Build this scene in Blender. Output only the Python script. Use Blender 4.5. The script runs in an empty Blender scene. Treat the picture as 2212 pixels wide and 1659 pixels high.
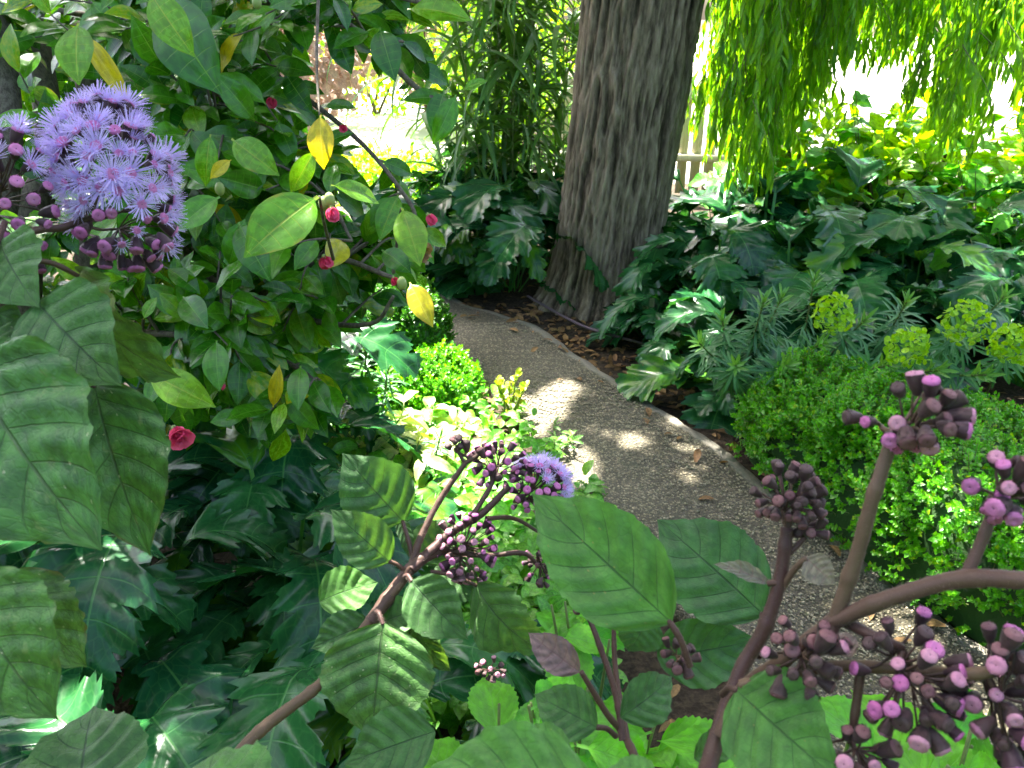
import bpy, math, random
import numpy as np
from mathutils import Vector, Matrix, noise

random.seed(7)
rng = np.random.default_rng(7)
R = math.radians
scn = bpy.context.scene
col = scn.collection

# ------------------------------------------------------------------ camera
CAM = Vector((0, 0, 1.6))
PITCH = 25.0
cd = bpy.data.cameras.new("camera")
cam = bpy.data.objects.new("camera", cd)
col.objects.link(cam)
cam.location = CAM
cam.rotation_euler = (R(90 - PITCH), 0, 0)
cd.sensor_width = 36.0
cd.angle = R(65.5)
cd.clip_start = 0.02
cd.clip_end = 500
cd.dof.use_dof = True
cd.dof.focus_distance = 1.4
cd.dof.aperture_fstop = 13.0
scn.camera = cam

# ------------------------------------------------------------------ sky, sun, exposure
SUN_AZ, SUN_EL = -25.0, 58.0            # azimuth from +Y (into the picture), negative = to the left
SUNV = Vector((math.sin(R(SUN_AZ)) * math.cos(R(SUN_EL)), math.cos(R(SUN_AZ)) * math.cos(R(SUN_EL)), math.sin(R(SUN_EL))))
w = bpy.data.worlds.new("World")
scn.world = w
w.use_nodes = True
wn = w.node_tree
sky = wn.nodes.new("ShaderNodeTexSky")
sky.sky_type = 'NISHITA'
sky.sun_disc = False
sky.sun_elevation = R(SUN_EL)
sky.sun_rotation = R(SUN_AZ)
sky.air_density = 0.75
sky.dust_density = 5.0
sky.ozone_density = 0.6
bg = wn.nodes["Background"]
bg.inputs[1].default_value = 0.08
wn.links.new(sky.outputs[0], bg.inputs[0])
sl = bpy.data.lights.new("sun", 'SUN')
sl.energy = 5.0
sl.angle = R(0.53)
sl.color = (1.0, 0.95, 0.86)
so = bpy.data.objects.new("sun", sl)
so.rotation_euler = SUNV.to_track_quat('Z', 'Y').to_euler()
so.location = (-3, 8, 14)
col.objects.link(so)

scn.view_settings.view_transform = 'Standard'
scn.view_settings.look = 'None'
scn.view_settings.exposure = 3.45
scn.view_settings.gamma = 1.0
scn.view_settings.use_curve_mapping = False
scn.render.engine = 'CYCLES'
scn.cycles.use_denoising = True
scn.cycles.max_bounces = 8
scn.cycles.diffuse_bounces = 4
scn.cycles.glossy_bounces = 3
scn.cycles.transmission_bounces = 4
scn.cycles.use_adaptive_sampling = True
scn.cycles.adaptive_threshold = 0.02
scn.cycles.caustics_reflective = False
scn.cycles.caustics_refractive = False
scn.cycles.sample_clamp_indirect = 6.0

# ------------------------------------------------------------------ places measured on the photograph
F = 1106.0 / math.tan(R(65.5 / 2))
_fw = Vector((0, math.cos(R(PITCH)), -math.sin(R(PITCH))))
_up = Vector((0, math.sin(R(PITCH)), math.cos(R(PITCH))))


def at(px, py, d):
    """world point seen at (px,py) of the 2212x1659 photograph, d metres deep"""
    return CAM + (_fw + Vector(((px - 1106) / F, 0, 0)) + _up * ((829.5 - py) / F)) * d


def gnd(px, py, z=0.0):
    v = _fw + Vector(((px - 1106) / F, 0, 0)) + _up * ((829.5 - py) / F)
    return CAM + v * ((z - CAM.z) / v.z)


# ------------------------------------------------------------------ mesh helpers
W = {}


def mk(name, V, Fq, UV=None, mats=(), midx=None, smooth=True):
    V = np.asarray(V, np.float32).reshape(-1, 3)
    Fq = np.asarray(Fq, np.int32).reshape(-1, 4)
    me = bpy.data.meshes.new(name)
    me.vertices.add(len(V))
    me.vertices.foreach_set("co", V.ravel())
    me.loops.add(len(Fq) * 4)
    me.loops.foreach_set("vertex_index", Fq.ravel())
    me.polygons.add(len(Fq))
    me.polygons.foreach_set("loop_start", np.arange(0, len(Fq) * 4, 4, dtype=np.int32))
    if UV is not None:
        uvl = me.uv_layers.new(name="UVMap")
        uvl.data.foreach_set("uv", np.asarray(UV, np.float32)[Fq.ravel()].ravel())
    for m in mats:
        me.materials.append(m)
    if midx is not None:
        me.polygons.foreach_set("material_index", np.asarray(midx, np.int32))
    if smooth:
        me.polygons.foreach_set("use_smooth", np.ones(len(Fq), bool))
    me.update(calc_edges=True)
    return me


def add(name, mesh, M=None, parent=None, **props):
    o = bpy.data.objects.new(name, mesh)
    col.objects.link(o)
    M = Matrix.Identity(4) if M is None else M
    if parent is not None:
        o.parent = parent
        o.matrix_basis = W[parent.name].inverted() @ M
    else:
        o.matrix_basis = M
    W[o.name] = M
    for k, v in props.items():
        o[k] = v
    return o


def thing(name, loc, label, cat, group=None):
    o = add(name, None, Matrix.Translation(loc))
    o.empty_display_size = 0.1
    o["label"] = label
    o["category"] = cat
    if group:
        o["group"] = group
    return o


def smooth_path(pts, n=6):
    pts = [Vector(p) for p in pts]
    if len(pts) < 3:
        return [pts[0].lerp(pts[1], i / n) for i in range(n + 1)]
    out = []
    P = [pts[0] * 2 - pts[1]] + pts + [pts[-1] * 2 - pts[-2]]
    for i in range(1, len(P) - 2):
        for k in range(n):
            t = k / n
            a, b, c, d = P[i - 1], P[i], P[i + 1], P[i + 2]
            out.append(0.5 * ((2 * b) + (c - a) * t + (2 * a - 5 * b + 4 * c - d) * t * t + (3 * b - a - 3 * c + d) * t ** 3))
    out.append(pts[-1])
    return out


def tube(pts, r0, r1, ns=7, wob=0.0, node=0.0):
    """quads of a tapered tube; closes to a tip"""
    pts = [Vector(p) for p in pts]
    n = len(pts)
    V, Fq, UV = [], [], []
    up = Vector((0.31, 0.2, 0.93))
    run = 0.0
    for i, p in enumerate(pts):
        T = (pts[min(i + 1, n - 1)] - pts[max(i - 1, 0)]).normalized()
        a = T.cross(up)
        if a.length < 1e-3:
            a = T.cross(Vector((1, 0, 0)))
        a.normalize()
        up = a.cross(T).normalized()
        t = i / (n - 1)
        r = r0 + (r1 - r0) * t
        if node:
            run += (p - pts[i - 1]).length if i else 0
            r *= 1 + node * math.exp(-(((run % .062) - .031) / .0045) ** 2) + .05 * noise.noise(p * 60)
        for k in range(ns):
            th = 2 * math.pi * k / ns
            rr = r * (1 + wob * noise.noise(Vector((k * 1.7, i * 0.6, r0 * 90))))
            V.append(p + (a * math.cos(th) + up * math.sin(th)) * rr)
            UV.append((k / ns, t))
    for i in range(n - 1):
        for k in range(ns):
            k2 = (k + 1) % ns
            Fq.append((i * ns + k, i * ns + k2, (i + 1) * ns + k2, (i + 1) * ns + k))
    # end cap
    c = len(V)
    V.append(pts[-1])
    UV.append((0.5, 1))
    for k in range(0, ns, 2):
        b = (n - 1) * ns
        Fq.append((b + k, b + (k + 1) % ns, b + (k + 2) % ns if k + 2 <= ns else b, c))
    return np.array(V), np.array(Fq), np.array(UV)


def joinq(parts):
    Vs, Fs, Us, Is = [], [], [], []
    off = 0
    for p in parts:
        V, Fq, UV = p[:3]
        mi = p[3] if len(p) > 3 else 0
        Vs.append(V)
        Fs.append(np.asarray(Fq) + off)
        Us.append(UV)
        Is.append(np.full(len(Fq), mi))
        off += len(V)
    return np.concatenate(Vs), np.concatenate(Fs), np.concatenate(Us), np.concatenate(Is)


def scatter(proto, Ms):
    """copies of proto (V,F,UV) under an (N,4,4) stack, as one quad soup"""
    V, Fq, UV = proto[:3]
    Ms = np.asarray(Ms)
    N = len(Ms)
    V2 = np.einsum('nij,vj->nvi', Ms[:, :3, :3], V) + Ms[:, None, :3, 3]
    F2 = Fq[None] + (np.arange(N) * len(V))[:, None, None]
    return V2.reshape(-1, 3), F2.reshape(-1, 4), np.tile(UV, (N, 1))


def frame(p, d, nrm, s=1.0, sx=None):
    """matrix whose +Y runs along d and whose +Z leans to nrm"""
    d = Vector(d).normalized()
    x = d.cross(Vector(nrm))
    if x.length < 1e-4:
        x = d.cross(Vector((0.3, 0.9, 0.2)))
    x.normalize()
    z = x.cross(d)
    sx = s if sx is None else sx
    return Matrix(((x.x * sx, d.x * s, z.x * s, p[0]), (x.y * sx, d.y * s, z.y * s, p[1]), (x.z * sx, d.z * s, z.z * s, p[2]), (0, 0, 0, 1)))


def rdir(a=1.0):
    v = Vector((random.gauss(0, 1), random.gauss(0, 1), random.gauss(0, 1)))
    return v.normalized() * a


def leaf(L=0.1, Wd=0.03, nt=8, nh=2, prof=(0.8, 1.2), shear=0.4, e0=0, e1=-30, fold=0.2, wave=0.0, wf=3.0, quilt=0.0,
         nv=6, ser=0.0, sern=0, lobes=0, depth=0.6, teeth=3, pet=0.0, pw=0.004, roll=0.0, seed=0, ep=1.0, rag=0.0, stiff=None, toothd=.2):
    rs = random.Random(seed)
    a, b = prof
    nm = (a / (a + b)) ** a * (b / (a + b)) ** b
    V, UV, Fq = [], [], []
    y = z = 0.0
    ph = rs.random() * 6
    rsv = [rs.random() for _ in range(12)]
    x0 = 0.0
    for i in range(nt + 1):
        t = i / nt
        e = R(e0 + (e1 - e0) * t ** ep) if stiff is None else R(e0 - stiff * t if t < pet else e0 - stiff * pet + (e1 - e0 + stiff * pet) * ((t - pet) / (1 - pet)) ** ep)
        if i:
            y += math.cos(e) * L / nt
            z += math.sin(e) * L / nt
        tb = (t - pet) / (1 - pet)
        T = (math.cos(e), math.sin(e))
        N = (-math.sin(e), math.cos(e))
        wt = pw if tb <= 0 else max(Wd * (tb ** a * (1 - tb) ** b) / nm, 0.0006 if tb > 0.5 else pw * (1 - tb))
        for k in range(-nh, nh + 1):
            s = k / nh
            m = 1.0
            if lobes and tb > 0:
                sh_ = 0.35 if s > 0 else 0.0
                f = (tb * lobes + sh_) % 1.0
                j = int(tb * lobes + sh_)
                # a lobe rises slowly from its base and drops off at its tip
                f2 = f ** 0.8
                hump = max(0.0, math.sin(math.pi * f2)) ** 0.8
                dp = depth * (0.75 + 0.4 * rsv[j % 12])
                m = 1 - dp * (1 - hump)
                if teeth:
                    tt = (f * teeth) % 1.0
                    m *= 1 - toothd * (1 - (tt / .7 if tt < .7 else (1 - tt) / .3))
                m *= 0.9 + 0.2 * rsv[(j * 3 + (5 if s > 0 else 0)) % 12]
            if ser and sern:
                ff = (tb * sern) % 1.0
                m *= 1 - ser * (1 - ff)
            if rag and tb > 0:
                m *= 1 - rag * max(0, noise.noise(Vector((tb * 7 + seed * 3.1, 4 if s > 0 else 9, seed)))) - .4 * rag * max(0, noise.noise(Vector((tb * 22, 2 if s > 0 else 7, seed))))
            q = abs(s)
            if q > m * 0.97:
                q = m * (0.97 + 0.03 * q)
            sx = math.copysign(q, s) if s else 0
            zz = fold * q * wt
            if tb > 0:
                zz += wave * Wd * q * q * math.sin(tb * wf * 6.283 + ph + (1.3 if s > 0 else 0)) * min(1, 4 * (1 - tb))
                zz += quilt * Wd * math.cos(6.283 * (tb - .2 * q) * nv) * min(1, q * 3) * (1 - 0.4 * q) * min(1, wt / Wd * 1.3)
                zz -= roll * wt * q ** 3
            V.append((x0 + sx * wt, y + T[0] * shear * q ** 1.7 * wt + N[0] * zz, z + T[1] * shear * q ** 1.7 * wt + N[1] * zz))
            UV.append(((sx + 1) / 2, tb))
    n = 2 * nh + 1
    for i in range(nt):
        for k in range(n - 1):
            Fq.append((i * n + k, i * n + k + 1, (i + 1) * n + k + 1, (i + 1) * n + k))
    return np.array(V), np.array(Fq), np.array(UV)


# ------------------------------------------------------------------ material helpers
class NT:
    def __init__(s, name):
        s.m = bpy.data.materials.new(name)
        s.m.use_nodes = True
        s.t = s.m.node_tree
        for n in list(s.t.nodes):
            s.t.nodes.remove(n)
        s.out = s.n("ShaderNodeOutputMaterial")

    def n(s, typ, **kw):
        nd = s.t.nodes.new(typ)
        for k, v in kw.items():
            setattr(nd, k, v)
        return nd

    def put(s, sock, v):
        if isinstance(v, bpy.types.NodeSocket):
            s.t.links.new(v, sock)
        elif v is not None:
            if isinstance(v, (tuple, list)) and len(v) == 3 and sock.type == 'RGBA':
                v = (*v, 1)
            sock.default_value = v

    def math(s, op, a, b=None, c=None, clamp=False):
        nd = s.n("ShaderNodeMath", operation=op, use_clamp=clamp)
        s.put(nd.inputs[0], a)
        if b is not None:
            s.put(nd.inputs[1], b)
        if c is not None:
            s.put(nd.inputs[2], c)
        return nd.outputs[0]

    def mix(s, f, a, b, mode='MIX'):
        nd = s.n("ShaderNodeMix", data_type='RGBA', blend_type=mode)
        s.put(nd.inputs[0], f)
        s.put(nd.inputs[6], a)
        s.put(nd.inputs[7], b)
        return nd.outputs[2]

    def sstep(s, v, lo, hi):
        nd = s.n("ShaderNodeMapRange", interpolation_type='SMOOTHSTEP')
        s.put(nd.inputs[0], v)
        nd.inputs[1].default_value = lo
        nd.inputs[2].default_value = hi
        return nd.outputs[0]

    def noise(s, vec, scale, detail=2, rough=0.5, w=None, dim='3D'):
        nd = s.n("ShaderNodeTexNoise", noise_dimensions='4D' if w is not None else dim)
        if vec is not None:
            s.put(nd.inputs['Vector'], vec)
        if w is not None:
            s.put(nd.inputs['W'], w)
        nd.inputs['Scale'].default_value = scale
        nd.inputs['Detail'].default_value = detail
        nd.inputs['Roughness'].default_value = rough
        return nd.outputs[0]

    def bump(s, h, strength, dist=0.01, normal=None):
        nd = s.n("ShaderNodeBump")
        nd.inputs['Strength'].default_value = strength
        nd.inputs['Distance'].default_value = dist
        s.put(nd.inputs['Height'], h)
        if normal is not None:
            s.put(nd.inputs['Normal'], normal)
        return nd.outputs[0]

    def bsdf(s, color, rough=0.5, normal=None, spec=0.5, metal=0.0, sheen=0.0):
        nd = s.n("ShaderNodeBsdfPrincipled")
        s.put(nd.inputs['Base Color'], color)
        s.put(nd.inputs['Roughness'], rough)
        nd.inputs['Specular IOR Level'].default_value = spec
        nd.inputs['Metallic'].default_value = metal
        if sheen:
            nd.inputs['Sheen Weight'].default_value = sheen
        if normal is not None:
            s.put(nd.inputs['Normal'], normal)
        return nd.outputs[0]

    def finish(s, sh):
        s.t.links.new(sh, s.out.inputs[0])
        return s.m


def rnd_of(n):
    oi = n.n("ShaderNodeObjectInfo")
    ge = n.n("ShaderNodeNewGeometry")
    return n.math('FRACT', n.math('ADD', oi.outputs['Random'], ge.outputs['Random Per Island']))


def vivid(c, k=1.15):
    if c is None:
        return None
    l = c[0] * .2126 + c[1] * .7152 + c[2] * .0722
    return tuple(max(.004, l + (x - l) * k) for x in c)


def leaf_mat(name, c1, c2, vein=None, veinf=0.7, rough=0.35, trans=0.3, tcol=None, nv=6, vw=0.16, mw=0.05, bump=0.35,
             spec=0.5, mott=0.35, hole=None, holea=0.0, odd=None, oddp=0.0, edge=None, edgea=0.0, vslope=0.0, nscale=6, fuzz=0.0, net=0, speck=None):
    c1, c2, vein, odd = vivid(c1), vivid(c2), vivid(vein), vivid(odd)
    n = NT(name)
    uv = n.n("ShaderNodeUVMap")
    sp = n.n("ShaderNodeSeparateXYZ")
    n.t.links.new(uv.outputs[0], sp.inputs[0])
    rn = rnd_of(n)
    u, v = sp.outputs[0], sp.outputs[1]
    a = n.math('ABSOLUTE', n.math('SUBTRACT', n.math('MULTIPLY', u, 2.0), 1.0))
    mid = n.math('SUBTRACT', 1.0, n.sstep(a, mw * 0.3, mw))
    pet = n.math('LESS_THAN', v, 0.0)
    vs = n.math('SUBTRACT', v, n.math('MULTIPLY', a, vslope)) if vslope else v
    fr = n.math('FRACT', n.math('MULTIPLY', vs, float(nv)))
    tri = n.math('ABSOLUTE', n.math('MULTIPLY', n.math('SUBTRACT', fr, 0.5), 2.0))
    lat = n.math('MULTIPLY', n.math('SUBTRACT', 1.0, n.sstep(tri, vw * 0.2, vw)), n.math('SUBTRACT', 1.0, n.sstep(a, 0.55, 1.0)))
    vm = n.math('MAXIMUM', n.math('MAXIMUM', mid, n.math('MULTIPLY', lat, 0.75)), pet)
    tc = n.n("ShaderNodeTexCoord")
    nz = n.noise(uv.outputs[0], nscale, 4, 0.6, w=n.math('MULTIPLY', rn, 37.0))
    base = n.mix(rn, c1, c2)
    dk = n.mix(1.0, base, (1 - mott, 1 - mott, 1 - mott), 'MULTIPLY')
    lt = n.mix(1.0, base, (1 + mott, 1 + mott, 1 + mott * 0.6), 'MULTIPLY')
    c = n.mix(n.sstep(nz, 0.3, 0.7), dk, lt)
    if odd is not None:
        r2 = n.math('FRACT', n.math('MULTIPLY', rn, 17.31))
        c = n.mix(n.math('LESS_THAN', r2, oddp), c, n.mix(n.sstep(nz, 0.35, 0.65), odd, c))
    if edge is not None:
        ez = n.noise(uv.outputs[0], 3.0, 3, 0.6, w=n.math('MULTIPLY', rn, 91.0))
        em = n.math('MULTIPLY', n.sstep(n.math('ADD', n.math('MAXIMUM', a, n.math('MULTIPLY', v, 0.85)), n.math('MULTIPLY', ez, 0.9)), 1.36, 1.62), edgea)
        c = n.mix(em, c, edge)
    if hole is not None:
        hz = n.noise(uv.outputs[0], 9.0, 3, 0.65, w=n.math('MULTIPLY', rn, 53.0))
        c = n.mix(n.math('MULTIPLY', n.sstep(hz, 0.58, 0.7), holea), c, hole)
    if vein is not None:
        c = n.mix(n.math('MULTIPLY', vm, veinf), c, vein)
    fine = n.noise(uv.outputs[0], 60, 2, 0.5)
    if net:
        mp = n.n("ShaderNodeMapping")
        mp.inputs['Scale'].default_value = (net * .7, net, 1)
        n.t.links.new(uv.outputs[0], mp.inputs[0])
        vo = n.n("ShaderNodeTexVoronoi", feature='DISTANCE_TO_EDGE', voronoi_dimensions='2D')
        vo.inputs['Scale'].default_value = 1.0
        n.t.links.new(mp.outputs[0], vo.inputs['Vector'])
        nw = n.math('SUBTRACT', 1.0, n.sstep(vo.outputs['Distance'], .0, .14))
        if vein is not None:
            c = n.mix(n.math('MULTIPLY', nw, veinf * .22), c, vein)
        vm = n.math('MAXIMUM', vm, n.math('MULTIPLY', nw, .10))
    if speck is not None:
        v3 = n.n("ShaderNodeTexVoronoi", feature='F1', voronoi_dimensions='3D')
        v3.inputs['Scale'].default_value = 11.0
        cb_ = n.n("ShaderNodeCombineXYZ")
        n.put(cb_.inputs[0], u); n.put(cb_.inputs[1], v); n.put(cb_.inputs[2], n.math('MULTIPLY', rn, 9.0))
        n.t.links.new(cb_.outputs[0], v3.inputs['Vector'])
        c = n.mix(n.math('MULTIPLY', n.math('LESS_THAN', v3.outputs['Distance'], .085), .6), c, speck)
    hgt = n.math('ADD', n.math('MULTIPLY', vm, -0.8), n.math('MULTIPLY', n.math('ADD', nz, n.math('MULTIPLY', fine, 0.25)), 0.7))
    nb = n.bump(hgt, bump, 0.004)
    sh = n.bsdf(c, n.math('ADD', rough, n.math('MULTIPLY', n.math('SUBTRACT', nz, 0.5), 0.15)), nb, spec, sheen=fuzz)
    tr = n.n("ShaderNodeBsdfTranslucent")
    n.put(tr.inputs[0], n.mix(1.0, c, tcol or (1.9, 1.7, 0.6), 'MULTIPLY'))
    mx = n.n("ShaderNodeMixShader")
    mx.inputs[0].default_value = trans
    n.t.links.new(sh, mx.inputs[1])
    n.t.links.new(tr.outputs[0], mx.inputs[2])
    return n.finish(mx.outputs[0])


def bark_mat(name, c1, c2, sz=(8, 8, 1.2), bump=0.6, rough=0.85, dist=0.01):
    n = NT(name)
    tc = n.n("ShaderNodeTexCoord")
    mp = n.n("ShaderNodeMapping")
    mp.inputs['Scale'].default_value = sz
    n.t.links.new(tc.outputs['Object'], mp.inputs[0])
    a = n.noise(mp.outputs[0], 4, 6, 0.65)
    b = n.noise(mp.outputs[0], 14, 4, 0.6)
    h = n.math('ADD', a, n.math('MULTIPLY', b, 0.5))
    c = n.mix(n.sstep(h, 0.55, 0.95), c1, c2)
    return n.finish(n.bsdf(c, rough, n.bump(h, bump, dist), 0.3))


def plain_mat(name, c1, c2, scale=20, rough=0.6, bump=0.2, trans=0.0, tcol=None, spec=0.4, sheen=0.0):
    n = NT(name)
    tc = n.n("ShaderNodeTexCoord")
    rn = rnd_of(n)
    nz = n.noise(tc.outputs['Object'], scale, 3, 0.6, w=n.math('MULTIPLY', rn, 20.0))
    c = n.mix(n.math('FRACT', n.math('ADD', n.math('MULTIPLY', rn, 0.6), n.math('MULTIPLY', nz, 0.4))), c1, c2)
    sh = n.bsdf(c, rough, n.bump(nz, bump, 0.004), spec, sheen=sheen)
    if trans:
        tr = n.n("ShaderNodeBsdfTranslucent")
        n.put(tr.inputs[0], tcol or c)
        mx = n.n("ShaderNodeMixShader")
        mx.inputs[0].default_value = trans
        n.t.links.new(sh, mx.inputs[1])
        n.t.links.new(tr.outputs[0], mx.inputs[2])
        sh = mx.outputs[0]
    return n.finish(sh)


# ------------------------------------------------------------------ materials
M = {}
M['acanthus'] = leaf_mat('acanthus_leaf', (.012, .060, .026), (.032, .115, .036), vein=(.10, .26, .08), veinf=.5, rough=.25, trans=.2, spec=.33,
                         nv=5, vw=.06, mw=.03, bump=.24, mott=.3, net=16, odd=(.09, .22, .03), oddp=.10, nscale=5)
M['camellia'] = leaf_mat('camellia_leaf', (.018, .088, .014), (.075, .215, .020), vein=(.16, .32, .07), veinf=.6, rough=.2, trans=.3,
                         nv=7, vw=.08, mw=.05, bump=.22, mott=.3, odd=(.24, .32, .02), oddp=.07)
M['camellia_young'] = leaf_mat('camellia_young_leaf', (.075, .22, .022), (.15, .29, .03), vein=(.34, .40, .09), veinf=.6, rough=.27, trans=.36,
                               nv=7, vw=.08, mw=.05, bump=.2, mott=.3, odd=(.30, .28, .02), oddp=.10, edge=(.34, .20, .02), edgea=.6)
M['camellia_yellow'] = leaf_mat('camellia_yellow_leaf', (.46, .36, .03), (.36, .36, .035), vein=(.5, .48, .12), veinf=.6, rough=.3, trans=.35,
                                nv=7, vw=.08, mw=.05, bump=.2, mott=.25, edge=(.40, .17, .02), edgea=.9, hole=(.30, .12, .02), holea=.5)
M['mist'] = leaf_mat('mist_flower_leaf', (.050, .125, .042), (.075, .16, .050), vein=(.026, .052, .026), veinf=.75, rough=.48, trans=.22,
                     nv=6, vw=.08, mw=.03, bump=.6, mott=.28, nscale=7, fuzz=.15, spec=.35, hole=(.13, .22, .08), holea=.25, vslope=.2, net=22)
M['mist_old'] = leaf_mat('mist_flower_old_leaf', (.062, .150, .048), (.095, .185, .055), vein=(.040, .060, .030), veinf=.6, rough=.45, trans=.2,
                         nv=6, vw=.08, mw=.03, bump=.6, mott=.4, nscale=9, spec=.4, edge=(.13, .075, .03), edgea=.8, hole=(.20, .26, .10), holea=.45, vslope=.2, net=20, speck=(.40, .42, .26))
M['mist_bright'] = leaf_mat('mist_flower_young_leaf', (.080, .195, .055), (.10, .225, .06), vein=(.035, .080, .03), veinf=.75, rough=.5, trans=.3,
                            nv=6, vw=.08, mw=.03, bump=.6, mott=.26, speck=(.24, .22, .07), hole=(.05, .11, .035), holea=.4, nscale=7, fuzz=.15, spec=.3, vslope=.2, net=22)
M['mist_bract'] = leaf_mat('mist_flower_bract', (.17, .11, .12), (.15, .17, .12), vein=(.12, .05, .06), veinf=.6, rough=.6, trans=.25, nv=5, fuzz=.3, bump=.3)
M['hydrangea'] = leaf_mat('hydrangea_leaf', (.075, .30, .04), (.16, .42, .05), vein=(.20, .42, .12), veinf=.45, rough=.42, trans=.42,
                          nv=8, vw=.14, mw=.04, bump=.5, mott=.25, vslope=.2, net=18)
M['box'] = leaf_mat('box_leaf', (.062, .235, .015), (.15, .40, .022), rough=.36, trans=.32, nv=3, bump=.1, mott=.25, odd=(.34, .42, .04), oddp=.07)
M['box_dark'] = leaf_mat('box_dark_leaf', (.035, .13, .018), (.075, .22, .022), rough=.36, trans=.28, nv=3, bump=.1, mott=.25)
M['euphorbia'] = leaf_mat('spurge_leaf', (.040, .140, .058), (.070, .200, .065), vein=(.16, .27, .13), veinf=.7, rough=.45, trans=.2, nv=1, vw=.01, mw=.16, bump=.15, mott=.25)
M['euphorbia_tip'] = leaf_mat('spurge_young_leaf', (.11, .26, .08), (.14, .30, .07), vein=(.2, .34, .13), veinf=.6, rough=.45, trans=.25, nv=1, vw=.01, mw=.16, bump=.15)
M['lime'] = leaf_mat('spurge_bract', (.20, .40, .018), (.32, .50, .03), vein=(.18, .34, .02), veinf=.6, rough=.55, trans=.3, nv=1, vw=.01, mw=.2, bump=.1)
M['willow'] = leaf_mat('willow_leaf', (.085, .23, .015), (.20, .38, .025), vein=(.22, .38, .08), veinf=.4, rough=.4, trans=.5, tcol=(1.7, 1.5, .75), nv=1, vw=.01, mw=.15, bump=.1, mott=.2)
M['reed'] = leaf_mat('reed_leaf', (.050, .13, .040), (.10, .21, .050), vein=(.16, .28, .12), veinf=.4, rough=.42, trans=.35, nv=1, vw=.01, mw=.1, bump=.15, mott=.2)
M['bed'] = leaf_mat('bedding_leaf', (.09, .28, .05), (.20, .42, .07), vein=(.3, .48, .16), veinf=.5, rough=.4, trans=.35, nv=6, bump=.3)
M['variegated'] = leaf_mat('sun_paled_variegated_leaf', (.36, .46, .18), (.56, .58, .34), vein=(.3, .48, .16), veinf=.4, rough=.45, trans=.35, nv=6, bump=.25, edge=(.62, .60, .36), edgea=.9)  # variegation paled further so its colour stands in for sun glare
M['sedum'] = leaf_mat('yellow_green_leaf', (.24, .34, .05), (.36, .40, .07), rough=.45, trans=.35, nv=1, bump=.2)
M['feather'] = leaf_mat('feathery_leaf', (.09, .22, .06), (.14, .28, .06), rough=.5, trans=.3, nv=1, bump=.1)
M['redleaf'] = leaf_mat('red_shrub_leaf', (.34, .25, .23), (.44, .36, .33), rough=.5, trans=.4, tcol=(1.1, .95, .88), nv=3, bump=.2)
M['brownleaf'] = leaf_mat('dead_leaf', (.13, .070, .030), (.26, .16, .075), vein=(.1, .05, .03), veinf=.5, rough=.75, trans=.1, nv=5, bump=.4)
M['sunleaf'] = leaf_mat('sunny_shrub_leaf', (.14, .30, .03), (.27, .42, .05), rough=.45, trans=.52, nv=5, bump=.2)
M['limbbark'] = bark_mat('willow_bark', (.026, .019, .013), (.135, .105, .075), (11, 11, 1.3), 1.0, .95, .015)
def trunk_mat():
    n = NT('furrowed_willow_bark')
    tc = n.n("ShaderNodeTexCoord")
    uv = n.n("ShaderNodeUVMap")
    sp = n.n("ShaderNodeSeparateXYZ")
    n.t.links.new(uv.outputs[0], sp.inputs[0])
    mp = n.n("ShaderNodeMapping")
    mp.inputs['Scale'].default_value = (16, 16, 3.0)
    n.t.links.new(tc.outputs['Object'], mp.inputs[0])
    a = n.noise(mp.outputs[0], 4, 6, .7)
    big = n.noise(tc.outputs['Object'], 2.2, 3, .5)
    h = n.math('ADD', n.math('MULTIPLY', sp.outputs[1], .8), n.math('MULTIPLY', n.math('SUBTRACT', a, .5), .9))
    cr = n.n("ShaderNodeValToRGB")
    n.t.links.new(h, cr.inputs[0])
    e = cr.color_ramp.elements
    e[0].position, e[0].color = .12, (.020, .014, .009, 1)
    e[1].position, e[1].color = .95, (.40, .325, .24, 1)
    for p, c in ((.35, (.080, .059, .040, 1)), (.6, (.215, .165, .115, 1))):
        k = e.new(p)
        k.color = c
    c = n.mix(n.math('MULTIPLY', n.sstep(big, .5, .75), .35), cr.outputs[0], (.085, .080, .045))
    return n.finish(n.bsdf(c, .92, n.bump(h, .9, .012), .2))


M['bark'] = trunk_mat()
M['twig'] = bark_mat('camellia_bark', (.055, .043, .030), (.155, .130, .098), (30, 30, 12), .5, .8, .003)
M['greentwig'] = bark_mat('green_twig', (.10, .15, .04), (.17, .20, .06), (40, 40, 20), .3, .6, .002)
M['maroon'] = plain_mat('maroon_stem', (.050, .018, .016), (.085, .046, .026), 70, .55, .3, sheen=.05)
M['stemhair'] = plain_mat('stem_hair', (.17, .11, .095), (.26, .19, .16), 50, .7, 0, .3, (.3, .2, .17))
M['brownstem'] = plain_mat('brown_stem', (.11, .062, .036), (.15, .095, .05), 45, .6, .4)
M['mauvestem'] = plain_mat('mauve_stem', (.075, .032, .024), (.120, .075, .042), 70, .6, .3, sheen=.05)
M['cup'] = plain_mat('flower_cup', (.042, .016, .024), (.075, .035, .042), 90, .6, .4, sheen=.05)
M['cupbrown'] = plain_mat('bud_skin', (.048, .022, .024), (.090, .050, .046), 90, .65, .4, sheen=.05)
M['pink'] = plain_mat('pink_floret', (.54, .12, .36), (.66, .24, .46), 300, .6, .5, .2, (.8, .3, .6))
M['budtop'] = plain_mat('bud_top', (.13, .055, .062), (.22, .10, .10), 200, .7, .4)
M['palepink'] = plain_mat('pale_pink_floret', (.55, .22, .34), (.66, .32, .40), 300, .6, .5, .2, (.8, .4, .5))
M['lilac'] = plain_mat('lilac_filament', (.70, .52, .88), (.84, .70, .93), 100, .6, .1, .4, (.6, .5, .95))
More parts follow.
